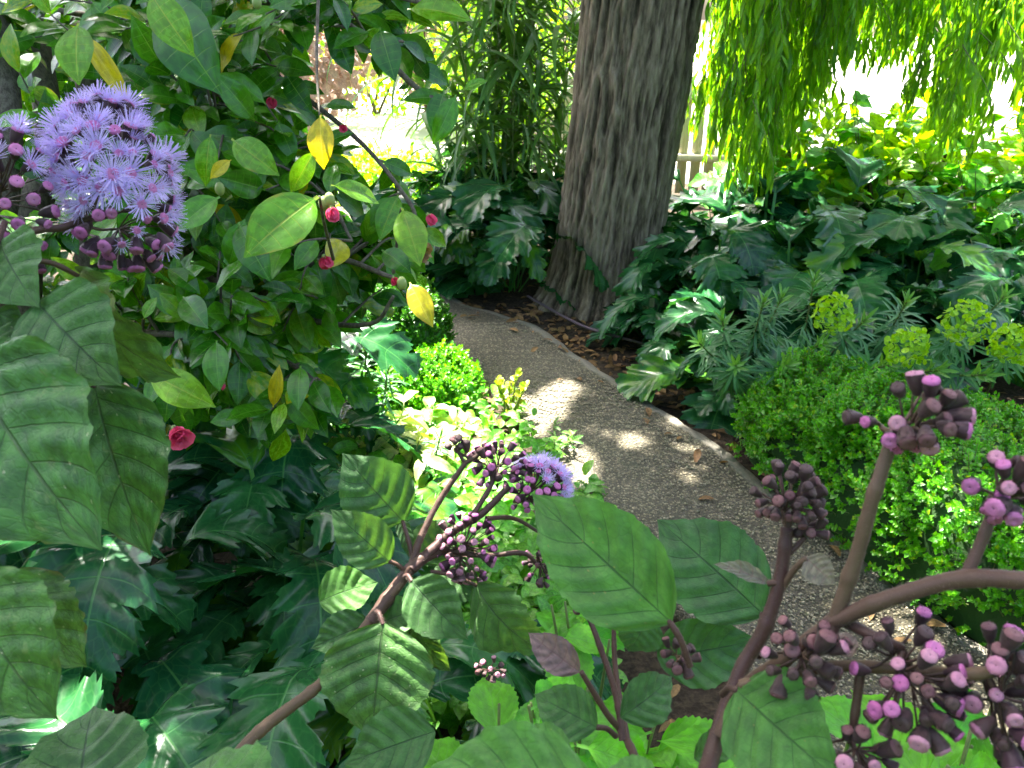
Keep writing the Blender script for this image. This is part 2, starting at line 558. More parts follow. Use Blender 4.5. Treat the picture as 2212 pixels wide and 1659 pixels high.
M['rose'] = plain_mat('camellia_petal', (.66, .045, .16), (.78, .10, .24), 40, .5, .2, .3, (.9, .12, .25))
M['crimson'] = plain_mat('camellia_bud_petal', (.42, .012, .06), (.55, .03, .09), 40, .5, .2, .2, (.8, .06, .12))
M['budgreen'] = plain_mat('camellia_bud', (.22, .30, .08), (.30, .34, .12), 60, .5, .2)
M['wood'] = bark_mat('cream_painted_wood', (.56, .49, .36), (.66, .60, .47), (14, 14, 1.5), .25, .6, .003)

# ------------------------------------------------------------------ ground
def ground_mat():
    n = NT('garden_soil')
    tc = n.n("ShaderNodeTexCoord")
    a = n.noise(tc.outputs['Object'], 3, 6, .6)
    b = n.noise(tc.outputs['Object'], 45, 6, .7)
    c = n.mix(n.sstep(b, .35, .7), (.030, .021, .014), (.105, .075, .048))
    c = n.mix(n.math('MULTIPLY', n.sstep(a, .45, .7), .5), c, (.075, .060, .035))
    return n.finish(n.bsdf(c, .92, n.bump(n.math('ADD', b, a), 1.0, .03), .2))


def path_mat():
    n = NT('exposed_aggregate')
    tc = n.n("ShaderNodeTexCoord")
    vo = n.n("ShaderNodeTexVoronoi", feature='F1')
    vo.inputs['Scale'].default_value = 118
    n.t.links.new(tc.outputs['Object'], vo.inputs['Vector'])
    ve = n.n("ShaderNodeTexVoronoi", feature='DISTANCE_TO_EDGE')
    ve.inputs['Scale'].default_value = 118
    n.t.links.new(tc.outputs['Object'], ve.inputs['Vector'])
    hs = n.n("ShaderNodeSeparateColor")
    n.t.links.new(vo.outputs['Color'], hs.inputs[0])
    cr = n.n("ShaderNodeValToRGB")
    n.t.links.new(hs.outputs[0], cr.inputs[0])
    e = cr.color_ramp.elements
    e[0].position, e[0].color = 0.0, (.085, .072, .046, 1)
    e[1].position, e[1].color = 1.0, (.46, .39, .25, 1)
    for p, c in ((.30, (.125, .105, .064, 1)), (.52, (.100, .088, .056, 1)), (.70, (.20, .168, .104, 1)), (.86, (.29, .247, .155, 1))):
        k = e.new(p)
        k.color = c
    big = n.noise(tc.outputs['Object'], 2.3, 5, .6)
    c = n.mix(n.sstep(ve.outputs['Distance'], .0, .18), (.085, .078, .062), cr.outputs[0])
    c = n.mix(n.sstep(big, .35, .7), n.mix(1.0, c, (.60, .60, .54), 'MULTIPLY'), c)
    moss = n.noise(tc.outputs['Object'], 5.5, 6, .7)
    c = n.mix(n.math('MULTIPLY', n.sstep(moss, .56, .72), .55), c, (.085, .092, .05))
    # worn concrete margin along the kerb side
    uv = n.n("ShaderNodeUVMap")
    sp = n.n("ShaderNodeSeparateXYZ")
    n.t.links.new(uv.outputs[0], sp.inputs[0])
    mg = n.sstep(n.math('ADD', sp.outputs[0], n.math('MULTIPLY', n.math('SUBTRACT', big, .5), .12)), .90, .955)
    fn = n.noise(tc.outputs['Object'], 120, 3, .6)
    c = n.mix(n.math('MULTIPLY', mg, .8), c, n.mix(fn, (.20, .19, .155), (.40, .37, .30)))
    h = n.math('MINIMUM', n.math('MULTIPLY', ve.outputs['Distance'], 3.0), 1.0)
    return n.finish(n.bsdf(c, .62, n.bump(h, .8, .004), .4))


def concrete_mat():
    n = NT('pale_concrete')
    tc = n.n("ShaderNodeTexCoord")
    a = n.noise(tc.outputs['Object'], 1.2, 5, .6)
    b = n.noise(tc.outputs['Object'], 60, 3, .6)
    c = n.mix(a, (.46, .44, .39), (.60, .58, .52))
    return n.finish(n.bsdf(c, .85, n.bump(b, .3, .005), .3))


M['soil'] = ground_mat()
M['path'] = path_mat()
M['concrete'] = concrete_mat()
M['hose'] = plain_mat('mauve_pipe', (.10, .07, .085), (.14, .10, .11), 20, .5, .1)


def ground_z(x, y):
    return 0.035 * noise.noise(Vector((x * 0.9, y * 0.9, 3))) + 0.015 * noise.noise(Vector((x * 5, y * 5, 9))) - 0.02


xs = np.concatenate([np.linspace(-220, -7, 12), np.linspace(-6, 7, 131), np.linspace(8, 220, 12)])
ys = np.concatenate([np.linspace(-60, -2.5, 8), np.linspace(-2, 9, 111), np.linspace(9.6, 220, 14)])
V = [(x, y, ground_z(x, y) if (abs(x) < 7 and -2 < y < 9) else -0.03) for y in ys for x in xs]
nx = len(xs)
Fq = [(j * nx + i, j * nx + i + 1, (j + 1) * nx + i + 1, (j + 1) * nx + i) for j in range(len(ys) - 1) for i in range(nx - 1)]
add('ground', mk('ground', V, Fq, None, [M['soil']]), kind='structure')

# path: left and right margins read off the photograph, on the ground
right = [(2330, 1560), (2100, 1400), (1900, 1260), (1800, 1170), (1640, 1050), (1560, 985), (1480, 930), (1370, 860), (1250, 780), (1170, 722), (1090, 690), (1000, 662), (925, 600), (905, 520), (900, 450), (905, 400)]
left = [(1900, 1800), (1700, 1600), (1480, 1350), (1350, 1200), (1220, 1060), (1170, 980), (1120, 910), (1060, 845), (985, 780), (900, 730), (840, 700), (770, 660), (690, 600), (660, 520), (680, 450), (720, 400)]
Lp = smooth_path([gnd(*p) for p in left], 5)
Rp = smooth_path([gnd(*p) for p in right], 5)
Rp = [p + Vector((1, .6, 0)) * (.022 * noise.noise(p * 6) + .010 * noise.noise(p * 25)) for p in Rp]
NU = 12
V, UV, Fq = [], [], []
for i, (a, b) in enumerate(zip(Lp, Rp)):
    for k in range(NU + 1):
        u = k / NU
        p = a.lerp(b, u)
        V.append((p.x, p.y, 0.028 + 0.012 * math.sin(math.pi * u) + 0.004 * noise.noise(p * 2)))
        UV.append((u, i / len(Lp)))
    # skirts
for i in range(len(Lp) - 1):
    for k in range(NU):
        b = i * (NU + 1) + k
        Fq.append((b, b + 1, b + NU + 2, b + NU + 1))
nb = len(V)
for side in (0, NU):
    for i in range(len(Lp)):
        q = V[i * (NU + 1) + side]
        V.append((q[0], q[1], -0.08))
        UV.append((side / NU, i / len(Lp)))
for s_, side in enumerate((0, NU)):
    for i in range(len(Lp) - 1):
        t0, t1 = i * (NU + 1) + side, (i + 1) * (NU + 1) + side
        b0, b1 = nb + s_ * len(Lp) + i, nb + s_ * len(Lp) + i + 1
        Fq.append((t0, t1, b1, b0) if s_ == 0 else (t0, b0, b1, t1))
path = add('path', mk('path', V, Fq, UV, [M['path']]), kind='structure')

# pale paving and street in full sun behind
def slab(name, pts, z, mat, **kw):
    V = [(p[0], p[1], z) for p in pts] + [(p[0], p[1], z - .12) for p in pts]
    Fs = [(0, 1, 2, 3)] + [(i, i + 4, (i + 1) % 4 + 4, (i + 1) % 4) for i in range(4)]
    return add(name, mk(name, V, Fs, None, [mat], smooth=False), **kw)


slab('terrace', [(-9, 6.3), (-0.5, 6.3), (-0.3, 22), (-12, 22)], .012, M['concrete'], kind='structure')
slab('street', [(0.4, 8.6), (9.0, 7.3), (70, 20), (10, 80)], .03, M['concrete'], kind='structure')

# pebbles standing proud of the path, and leaf litter on the soil
oct_v = np.array([(0, 0, 1), (1, 0, 0), (0, 1, 0), (-1, 0, 0), (0, -1, 0), (0, 0, -1)], float)
pv, pf = [], []
cubev = np.array([(x, y, z) for x in (-1, 1) for y in (-1, 1) for z in (-1, 1)], float) * .62
cubef = np.array([(0, 1, 3, 2), (4, 6, 7, 5), (0, 4, 5, 1), (2, 3, 7, 6), (0, 2, 6, 4), (1, 5, 7, 3)])
Ms = []
for k in range(9000):
    i = int(random.random() ** 1.3 * (len(Lp) * .62))
    u = random.uniform(.02, .93)
    p = Lp[i].lerp(Lp[i + 1], random.random()).lerp(Rp[i].lerp(Rp[i + 1], random.random()), u)
    s = random.uniform(.0025, .0052)
    m = Matrix.Translation((p.x, p.y, .029 + .012 * math.sin(math.pi * u))) @ Matrix.Rotation(random.random() * 6.3, 4, 'Z') @ Matrix.Rotation(random.random(), 4, 'X')
    Ms.append(np.array(m @ Matrix.Diagonal((s * 1.3, s, s * .7, 1))))
M['pebble'] = plain_mat('pebble', (.14, .12, .08), (.44, .385, .26), 80, .6, .2)
pv, pf, pu = scatter((cubev, cubef, np.zeros((8, 2))), np.array(Ms))
add('pebbles', mk('pebbles', pv, pf, None, [M['pebble']]), label='small cream and grey pebbles bedded in the path surface', category='pebbles', kind='stuff')

lit = leaf(.06, .012, 4, 1, (.8, 1.1), .3, 15, -25, .3)
Ms = []
for k in range(2600):
    if k < 1300:
        p = Vector((random.uniform(-.3, 1.5), random.uniform(3.2, 4.6), 0))
    else:
        p = Vector((random.uniform(-1.8, 3.4), random.uniform(.8, 6), 0))
    z = ground_z(p.x, p.y) + random.uniform(.002, .014)
    if k % 70 == 0:
        i = random.randrange(4, 60)
        u_ = 1 - abs(random.gauss(0, .22))
        p = Lp[i].lerp(Rp[i], max(.05, u_))
        z = .046
    Ms.append(np.array(frame((p.x, p.y, z), (random.gauss(0, 1), random.gauss(0, 1), random.gauss(0, .12)), (random.gauss(0, .35), random.gauss(0, .35), 1), random.uniform(.5, 1.3))))
a = scatter(lit, np.array(Ms))
add('leaf_litter', mk('leaf_litter', *a, [M['brownleaf']]), label='dry brown fallen leaves scattered on the soil', category='leaf litter', kind='stuff')

# ------------------------------------------------------------------ willow
TB = Vector((0.555, 4.75, 0))
wt = thing('willow_tree', TB, 'old willow with thick furrowed leaning trunk and hanging green fronds', 'tree')


def trunk_axis(z):
    return Vector((TB.x + -.0 + .100 * z + .012 * math.sin(z * 2.2), TB.y + .05 * z, z))


def trunk_r(z):
    return .272 + .10 * math.exp(-max(z, 0) * 5) + .03 * math.sin(z * 1.9 - .3) * (z > 0) + .05 * max(0, z - 1.1)


NA, NZ = 220, 190
V, UV, Fq = [], [], []
for j in range(NZ + 1):
    z = -.15 + 3.4 * (j / NZ) ** 1.15
    c = trunk_axis(z)
    r = trunk_r(z)
    for k in range(NA):
        th = 2 * math.pi * k / NA
        ca, sa = math.cos(th), math.sin(th)
        big = noise.noise(Vector((ca * 1.3, sa * 1.3, z * .7)))
        wv = noise.noise(Vector((ca * 2.5, sa * 2.5, z * 2.2)))
        q = Vector((ca * 8.2 + wv * .9, sa * 8.2 + wv * .9, z * 1.5))
        n1 = 1 - abs(noise.noise(q)) * 2.2
        n2 = 1 - abs(noise.noise(q * 2.1 + Vector((4, 2, z * 1.5)))) * 2.2
        n3 = noise.noise(Vector((ca * 40, sa * 40, z * 14)))
        rr = r * (1 + .07 * big) + .019 * n1 + .012 * n2 + .004 * n3
        flare = 1 + .16 * math.exp(-max(z, 0) * 6) * (.5 + .5 * math.cos(th * 5 + 1))
        V.append((c.x + ca * rr * flare - TB.x, c.y + sa * rr * flare - TB.y, z))
        UV.append((k / NA, max(0, min(1, .5 + .32 * n1 + .25 * n2 + .2 * n3 - .12))))
for j in range(NZ):
    for k in range(NA):
        k2 = (k + 1) % NA
        Fq.append((j * NA + k, j * NA + k2, (j + 1) * NA + k2, (j + 1) * NA + k))
add('trunk', mk('trunk', V, Fq, UV, [M['bark']]), Matrix.Translation(TB), wt)
top = trunk_axis(3.1)
for tgt, mid_, r0 in (((-2.3, 4.3, 5.6), (-.3, 4.55, 4.5), .24), ((2.9, 5.4, 5.4), (1.9, 5.1, 4.5), .22), ((.6, 8.0, 5.7), (.9, 6.2, 4.6), .22), ((.4, 4.2, 6.2), (.9, 4.6, 4.7), .18)):
    pts = smooth_path([top - Vector((0, 0, .3)), (Vector(mid_)), Vector(tgt)], 8)
    v, f, u = tube(pts, r0, .06, 12, .15)
    add('limb', mk('limb', v - np.array(TB), f, u, [M['limbbark']]), Matrix.Translation(TB), wt)

# hanging fronds
wl = leaf(.115, .0115, 4, 1, (.9, 1.2), .0, 0, -35, .35)


def make_frond(length, seed, dens=1.0):
    rs = random.Random(seed)
    parts = []
    Ms = []

    def strand(p0, ln, sway, step):
        pts = []
        n = max(4, int(ln / .12))
        for i in range(n + 1):
            t = i / n
            pts.append(p0 + Vector((sway.x * t * (1.4 - t * .6), sway.y * t * (1.4 - t * .6), -ln * t)) + Vector((math.sin(t * 5 + seed), math.cos(t * 4 + seed), 0)) * .015)
        v, f, u = tube(pts, .0032, .0012, 4)
        parts.append((v, f, u, 1))
        k = .05
        while k < ln:
            t = k / ln
            j = min(int(t * n), n - 1)
            p = pts[j].lerp(pts[j + 1], t * n - j)
            az = rs.random() * 6.283
            d = Vector((math.cos(az), math.sin(az), -rs.uniform(.7, 2.6)))
            nr = Vector((math.cos(az), math.sin(az), .6)) + Vector((rs.gauss(0, .4), rs.gauss(0, .4), 0))
            Ms.append(np.array(frame(p, d, nr, rs.uniform(.65, 1.2))))
            k += step * rs.uniform(.6, 1.4)
        return pts

    main = strand(Vector((0, 0, 0)), length, Vector((rs.gauss(0, .12), rs.gauss(0, .12), 0)), .024 / dens)
    for s in range(int(length * 3.8)):
        q = main[rs.randrange(0, max(1, len(main) - 3))]
        strand(q.copy(), min(rs.uniform(.25, .6), length + q.z - .02), Vector((rs.gauss(0, .13), rs.gauss(0, .13), 0)), .026 / dens)
    a = scatter(wl, np.array(Ms))
    parts.append((*a, 0))
    v, f, u, mi = joinq(parts)
    return mk('frond', v, f, u, [M['willow'], M['greentwig']], mi)


frond_meshes = {}
for i, ln in enumerate((.9, 1.2, 1.5, 1.9, 2.3)):
    frond_meshes[ln] = [make_frond(ln, i * 10 + k) for k in range(3)]
LNS = sorted(frond_meshes)


def hang(bottom, ztop, parent=wt):
    ln = ztop - bottom.z
    best = min(LNS, key=lambda l: abs(l - ln))
    s = max(.75, min(1.3, ln / best))
    m = Matrix.Translation((bottom.x, bottom.y, bottom.z + best * s)) @ Matrix.Rotation(random.random() * 6.28, 4, 'Z') @ Matrix.Scale(s, 4)
    add('frond', random.choice(frond_meshes[best]), m, parent)


# lower outline of the curtain in the photograph (px, py of the lowest tips, spread)
curt = [(1530, 250), (1560, 290), (1600, 380), (1650, 400), (1690, 330), (1720, 260), (1760, 170), (1800, 110), (1850, 190), (1890, 110), (1930, 150), (1970, 30), (2000, 120), (2030, 290), (2070, 390), (2105, 250), (2150, 130), (2212, 150), (2260, 160)]
for k in range(190):
    x = random.uniform(1540, 2290)
    for i in range(len(curt) - 1):
        if curt[i][0] <= x <= curt[i + 1][0]:
            t = (x - curt[i][0]) / (curt[i + 1][0] - curt[i][0])
            yb = curt[i][1] + (curt[i + 1][1] - curt[i][1]) * t
            break
    else:
        yb = 200
    yb -= abs(random.gauss(0, 80)) - 5
    p = at(x, yb, random.uniform(4.0, 5.9))
    if p.z < .35:
        continue
    hang(p, random.uniform(2.2, 2.7))
for k in range(16):                      # behind and left of the trunk
    p = at(random.uniform(860, 1020), random.uniform(-60, 110), random.uniform(6.6, 7.6))
    hang(p, p.z + random.uniform(1.0, 1.5))
for k in range(34):                      # farther curtain between trunk and fence
    p = at(random.uniform(1520, 1760), random.uniform(120, 360), random.uniform(5.9, 6.5))
    hang(p, random.uniform(2.3, 2.9))

# the crown overhead: unseen leaf clumps, holes cut along sun rays to place light patches
GAPS = []


def gap(px, py, z, r, keep=0.0):
    p = gnd(px, py, z)
    GAPS.append((p, r, keep))


gap(1185, 885, .03, .085); gap(1210, 855, .03, .075); gap(1228, 835, .03, .05)
gap(1243, 985, .03, .06); gap(1248, 1025, .03, .065)
gap(1372, 958, .03, .055); gap(1490, 1000, .03, .05, .35); gap(1468, 1035, .03, .04, .4)
gap(1655, 1225, .03, .06, .1); gap(1715, 1260, .03, .05, .3)
GAPS += [(Vector((-.38, 3.18, .22)), .26, 0), (Vector((-.36, 2.8, .2)), .30, 0), (Vector((-.3, 2.45, .2)), .24, 0), (Vector((-.55, 2.75, .22)), .2, 0)]
gap(900, 920, .16, .30); gap(1000, 900, .1, .16); gap(960, 820, .2, .2); gap(950, 790, .28, .19); gap(1000, 800, .2, .14); gap(910, 870, .2, .17); gap(850, 950, .22, .22); gap(1105, 830, .15, .13)
gap(930, 960, .12, .2); gap(800, 880, .25, .13); gap(1000, 930, .1, .16)
gap(1000, 1110, .1, .16, .4); gap(900, 1030, .15, .2, .1)
gap(1610, 440, .62, .17); gap(1600, 490, .58, .10); gap(1470, 590, .45, .10); gap(1500, 690, .35, .09, .2); gap(1530, 500, .5, .14, .4)
gap(1700, 470, .6, .25, .45); gap(1900, 470, .6, .3, .4); gap(1560, 560, .5, .12, .3)
gap(1480, 820, .25, .1, .4); gap(1410, 700, .3, .07, .5)
gap(440, 1060, .45, .06); gap(690, 1120, .45, .07, .2); gap(270, 1330, .4, .06, .5); gap(150, 1460, .5, .04)
gap(1860, 950, .42, .17, .45); gap(1990, 1090, .42, .2, .55); gap(2120, 1150, .42, .2, .5)
gap(1760, 740, .45, .07, .2); gap(1800, 690, .45, .06, .3)
gap(1005, 1180, .98, .05, .1); gap(1180, 1040, 1.0, .05, .4)
gap(1900, 1600, .45, .25, .6); gap(1300, 1450, .4, .2, .65); gap(660, 1290, .4, .12, .5)
gap(600, 480, 1.35, .10, .5); gap(740, 400, 1.4, .10, .4); gap(900, 620, 1.2, .08, .5); gap(700, 300, 1.45, .1, .5); gap(960, 100, 1.6, .12, .4)

NCR = 120000
zz = rng.uniform(4.3, 6.4, NCR)
k_ = zz / math.tan(R(SUN_EL))
gx = rng.uniform(-2.9, 3.3, NCR)
gy = rng.uniform(-1.3, 5.75, NCR)
# ragged outline, uneven density, thinned where plants below should catch sun
den = np.array([noise.noise(Vector((gx[i] * 1.1, gy[i] * 1.1, 5))) for i in range(NCR)])
edge_ = np.array([noise.noise(Vector((gx[i] * .8, gy[i] * .8, 15))) for i in range(NCR)])
keep = (gy < 5.15 + edge_ * .8) & (gx < 2.75 + edge_ * .8 - np.maximum(0, gy - 3.3) * .35)
keep &= ~((gx < -.9) & (gy > 4.3 + edge_ * .5))
keep &= rng.random(NCR) < np.clip(1.05 + den * .3, .6, 1)
keep &= ~((gx > 1.1) & (gy > 3.75 + edge_ * .5) & (rng.random(NCR) < .88))
keep &= ~((gx > 1.3) & (gy > 3.15 + edge_ * .4) & (rng.random(NCR) < .35))
keep &= ~((gx < -.1) & (gx > -1.6) & (gy < 1.5) & (den > .05) & (rng.random(NCR) < .7))
P = np.stack([gx + SUNV.x / SUNV.z * zz, gy + SUNV.y / SUNV.z * zz, zz], 1)[keep]
cl = (np.array([(0, 0, 0), (.022, .07, .004), (0, .15, -.012), (-.022, .07, .004)]), np.array([(0, 1, 2, 3)]), np.array([(.5, 0), (1, .5), (.5, 1), (0, .5)]))
Ms = np.array([np.array(frame(P[i], (random.gauss(0, .6), random.gauss(0, .6), -random.uniform(.2, 1.4)), (random.gauss(0, 1), random.gauss(0, 1), random.uniform(.2, 1.5)), random.uniform(.9, 1.35))) for i in range(len(P))])
alive = np.ones(len(P), bool)
coin = rng.random((len(P), len(GAPS)))
for gi, (p, r, kp) in enumerate(GAPS):
    qx = p.x - SUNV.x / SUNV.z * p.z
    qy = p.y - SUNV.y / SUNV.z * p.z
    hit = np.zeros(len(P), bool)
    r = r * (.8 if p.z < .05 else 1.15)
    for f_ in (0.0, .05, .1, .15):
        c_ = Ms[:, :3, 3] + Ms[:, :3, 1] * f_
        sx_ = c_[:, 0] - SUNV.x / SUNV.z * c_[:, 2]
        sy_ = c_[:, 1] - SUNV.y / SUNV.z * c_[:, 2]
        hit |= (sx_ - qx) ** 2 + ((sy_ - qy) * math.sin(R(SUN_EL))) ** 2 < (r + .012) ** 2
    alive &= ~(hit & (coin[:, gi] > kp))
Ms = Ms[alive]
a = scatter(cl, np.array(Ms))
add('crown', mk('crown', a[0] - np.array(TB), a[1], a[2], [M['willow']]), Matrix.Translation(TB), wt, kind='stuff')

# ------------------------------------------------------------------ acanthus
ac_meshes = []
for s in range(6):
    e0 = (86, 80, 74, 66, 84, 58)[s]
    e1 = (-28, -46, -34, -52, -62, -40)[s]
    ac_meshes.append(mk('acanthus_leaf', *leaf(.68, (.175, .165, .185, .17, .175, .18)[s], 140, 9, (.48, .70), .38, e0, e1, .14, .09, 3, .035, 5, lobes=5, depth=(.40, .45, .38, .46, .42, .44)[s], teeth=3, pet=.3, pw=.006, seed=s, ep=.62, rag=.10, toothd=.15), [M['acanthus']]))


ac_droop = []
for s in range(5):
    e0 = (84, 78, 72, 66, 80)[s]
    e1 = (-62, -74, -58, -70, -84)[s]
    ac_droop.append(mk('acanthus_leaf', *leaf(.86, (.135, .125, .14, .13, .135)[s], 130, 8, (.50, .72), .55, e0, e1, .16, .13, 4, .05, 5, lobes=5, depth=(.46, .5, .44, .52, .46)[s], teeth=4, pet=(.50, .46, .44, .40, .54)[s], pw=.006, seed=s + 20, ep=.55, rag=.12, stiff=20), [M['acanthus']]))


def acanthus(base, label, group, size=1.0, n=12, az0=None, spread=6.283, droop=.25):
    t = thing('acanthus_plant', base, label, 'acanthus', group)
    for i in range(n):
        az = (i * 2.39996 + n + random.gauss(0, .25)) if az0 is None else az0 + (i / n - .5) * spread + random.gauss(0, .2)
        dr = random.random() < droop
        s = size * (random.uniform(.62, 1.08) if dr else random.uniform(.75, 1.12))
        p = base + Vector((math.cos(az), math.sin(az), 0)) * random.uniform(.01, .09)
        m = Matrix.Translation(p) @ Matrix.Rotation(az - math.pi / 2, 4, 'Z') @ Matrix.Rotation(random.gauss(0, .18), 4, 'Y') @ Matrix.Rotation(random.gauss(0, .14), 4, 'X') @ Matrix.Scale(s, 4)
        add('leaf', random.choice(ac_droop) if dr else ac_meshes[i % 6], m, t)
    return t


GA = 'acanthus plants banked between the willow trunk and the fence'
for (x, y, s, n) in ((1.12, 4.2, 1.15, 13), (1.5, 4.6, 1.35, 14), (1.05, 4.85, 1.25, 12), (1.9, 4.3, 1.3, 14), (1.45, 3.95, 1.1, 13), (2.3, 4.5, 1.35, 14),
                     (2.1, 3.95, 1.15, 13), (2.7, 4.1, 1.2, 13), (1.75, 3.6, 1.0, 12), (2.45, 3.55, 1.05, 12), (2.95, 3.6, 1.1, 12), (1.35, 5.1, 1.35, 12), (2.0, 4.95, 1.4, 13), (2.75, 4.75, 1.35, 13), (3.3, 4.2, 1.2, 12)):
    lab = ('dark acanthus directly behind the lime-headed spurges' if y < 3.8 else 'dark acanthus pressed against the willow trunk on its fence side' if x < 1.2 else
           'dark acanthus at the back of the bank, before the sunlit broad-leaved plants' if y > 4.65 else 'dark lobed acanthus in the middle of the bank between trunk and fence')
    acanthus(Vector((x, y, 0)), lab, GA, 1.0 * s, n + 6, droop=.78)
acanthus(Vector((.92, 3.92, 0)), 'acanthus at the foot of the trunk with leaves drooping onto the path', GA, .85, 15, droop=.75)
acanthus(Vector((1.08, 3.42, 0)), 'acanthus leaning over the path edge between trunk and box hedge', GA, .85, 13, -2.5, 2.8, droop=.7)
for (x, y, s) in ((.90, 3.66, .62), (1.04, 3.2, .58), (.72, 4.02, .55)):
    acanthus(Vector((x, y, 0)), 'small acanthus at the very edge of the path before the bank', GA, s, 12, droop=.6)
GB = 'acanthus plants under the reed clump'
for (x, y, s, n) in ((-.32, 4.95, 1.15, 13), (.0, 4.85, 1.1, 12), (-.6, 5.35, 1.25, 12), (.08, 5.25, 1.35, 13), (-.25, 5.45, 1.45, 13)):
    acanthus(Vector((x, y, 0)), 'blue-green acanthus under the reed clump beside the willow trunk', GB, s * 1.0, n + 5, droop=.8)
GC = 'acanthus plants under the camellia'
for (x, y, s, n) in ((-.95, 1.55, 1.0, 11), (-.62, 1.72, .95, 11), (-.78, 2.05, 1.0, 11), (-.35, 1.35, .92, 10), (-.72, 1.22, .95, 10), (-1.25, 1.25, 1.0, 10), (-.66, 2.3, .9, 10), (-1.15, 1.9, 1.0, 10), (-1.0, .92, .9, 9), (-.12, 1.4, .7, 9), (-.62, .95, .8, 9), (-.28, 1.0, .7, 8), (-.9, 2.35, 1.0, 10), (-1.1, 2.7, 1.1, 12), (-.8, 2.85, 1.0, 12), (-1.45, 2.4, 1.1, 11), (-1.35, 3.2, 1.2, 12)):
    lab = ('glossy acanthus under the mist flower shrub with lilac domes' if y < 1.3 else 'glossy acanthus beneath the lowest camellia twigs' if y > 2.2 else
           'glossy acanthus at the edge of the sunny bed' if x > -.5 else 'glossy dark acanthus in the shade between camellia and mist flower stem')
    acanthus(Vector((x, y, 0)), lab, GC, s * 1.08, n - 1, -1.45 + (.5 if x < -.9 else 0), 4.0, droop=.86)

# ------------------------------------------------------------------ reeds beside the trunk
rd_meshes = [mk('reed_leaf', *leaf(.74, .021, 14, 1, (.25, .8), 0, e0, e1, .35, .1, 2, seed=s), [M['reed']]) for s, (e0, e1) in enumerate(((70, -75), (60, -88), (45, -85), (75, -30)))]
rc = thing('reed_clump', Vector((-.02, 5.75, 0)), 'tall clump of arching strap-leaved reeds beside the willow trunk', 'reeds')
for c in range(26):
    b = Vector((random.uniform(-.5, .42), random.uniform(5.45, 6.15), 0))
    h = random.uniform(1.7, 2.7)
    ln = Vector((random.gauss(0, .12), random.gauss(0, .1), 0))
    pts = smooth_path([b, b + Vector((0, 0, h * .5)) + ln * .4, b + Vector((0, 0, h)) + ln * 1.6], 6)
    v, f, u = tube(pts, .006, .002, 5)
    cu = add('culm', mk('culm', v - np.array(rc.location), f, u, [M['greentwig']]), Matrix.Translation(rc.location), rc)
    for k in range(24):
        t = .10 + .88 * k / 24
        i = min(int(t * (len(pts) - 1)), len(pts) - 2)
        p = pts[i].lerp(pts[i + 1], t * (len(pts) - 1) - i)
        az = random.random() * 6.283
        add('leaf', random.choice(rd_meshes), Matrix.Translation(p) @ Matrix.Rotation(az, 4, 'Z') @ Matrix.Rotation(random.gauss(0, .2), 4, 'Y') @ Matrix.Scale(random.uniform(.7, 1.25), 4), cu)

# ------------------------------------------------------------------ picket fence
fa, fb = Vector((.5, 7.9, 0)), Vector((7.0, 6.9, 0))
fd = (fb - fa).normalized()
fnrm = Vector((-fd.y, fd.x, 0))
pf_ = thing('picket_fence', fa, 'cream painted picket fence behind the willow fronds, its far pickets cut short to stand for tops lost in glare', 'fence')


def boxm(name, sx, sy, sz, mat, bev=.004):
    x, y, z = sx / 2, sy / 2, sz
    b = bev
    V = []
    for zz_, ins in ((0, 0), (z - b, 0), (z, b)):
        V += [(-x + ins, -y + ins, zz_), (x - ins, -y + ins, zz_), (x - ins, y - ins, zz_), (-x + ins, y - ins, zz_)]
    Fs = [(3, 2, 1, 0), (8, 9, 10, 11)]
    for r_ in range(2):
        for i in range(4):
            Fs.append((r_ * 4 + i, r_ * 4 + (i + 1) % 4, r_ * 4 + 4 + (i + 1) % 4, r_ * 4 + 4 + i))
    return mk(name, V, Fs, None, [mat], smooth=False)


def fmat(p):
    return Matrix(((fd.x, fnrm.x, 0, p.x), (fd.y, fnrm.y, 0, p.y), (0, 0, 1, p.z), (0, 0, 0, 1)))


tall_p, low_p = boxm('picket', .092, .02, 1.05, M['wood']), boxm('picket', .085, .02, .34, M['wood'])
Lf = (fb - fa).length
STEP = 2.05  # pickets past here are cut short, standing in for tops lost in glare
k = 0.0
while k < Lf:
    add('picket', tall_p if k < STEP else low_p, fmat(fa + fd * k + Vector((0, 0, .03 + random.uniform(-.006, .006)))), pf_)
    k += .125
add('rail', boxm('rail', Lf + .1, .035, .07, M['wood']), fmat(fa + fd * Lf / 2 + fnrm * -.031 + Vector((0, 0, .33))), pf_)
add('rail', boxm('rail', STEP, .035, .07, M['wood']), fmat(fa + fd * STEP / 2 + fnrm * -.031 + Vector((0, 0, .85))), pf_)
add('rail', boxm('rail', Lf - STEP, .10, .05, M['wood']), fmat(fa + fd * (Lf + STEP) / 2 + fnrm * -.02 + Vector((0, 0, .41))), pf_)
for k in (.06, STEP, 4.4, 6.4):
    add('post', boxm('post', .09, .09, 1.1 if k <= STEP else .40, M['wood']), fmat(fa + fd * k + fnrm * .06), pf_)

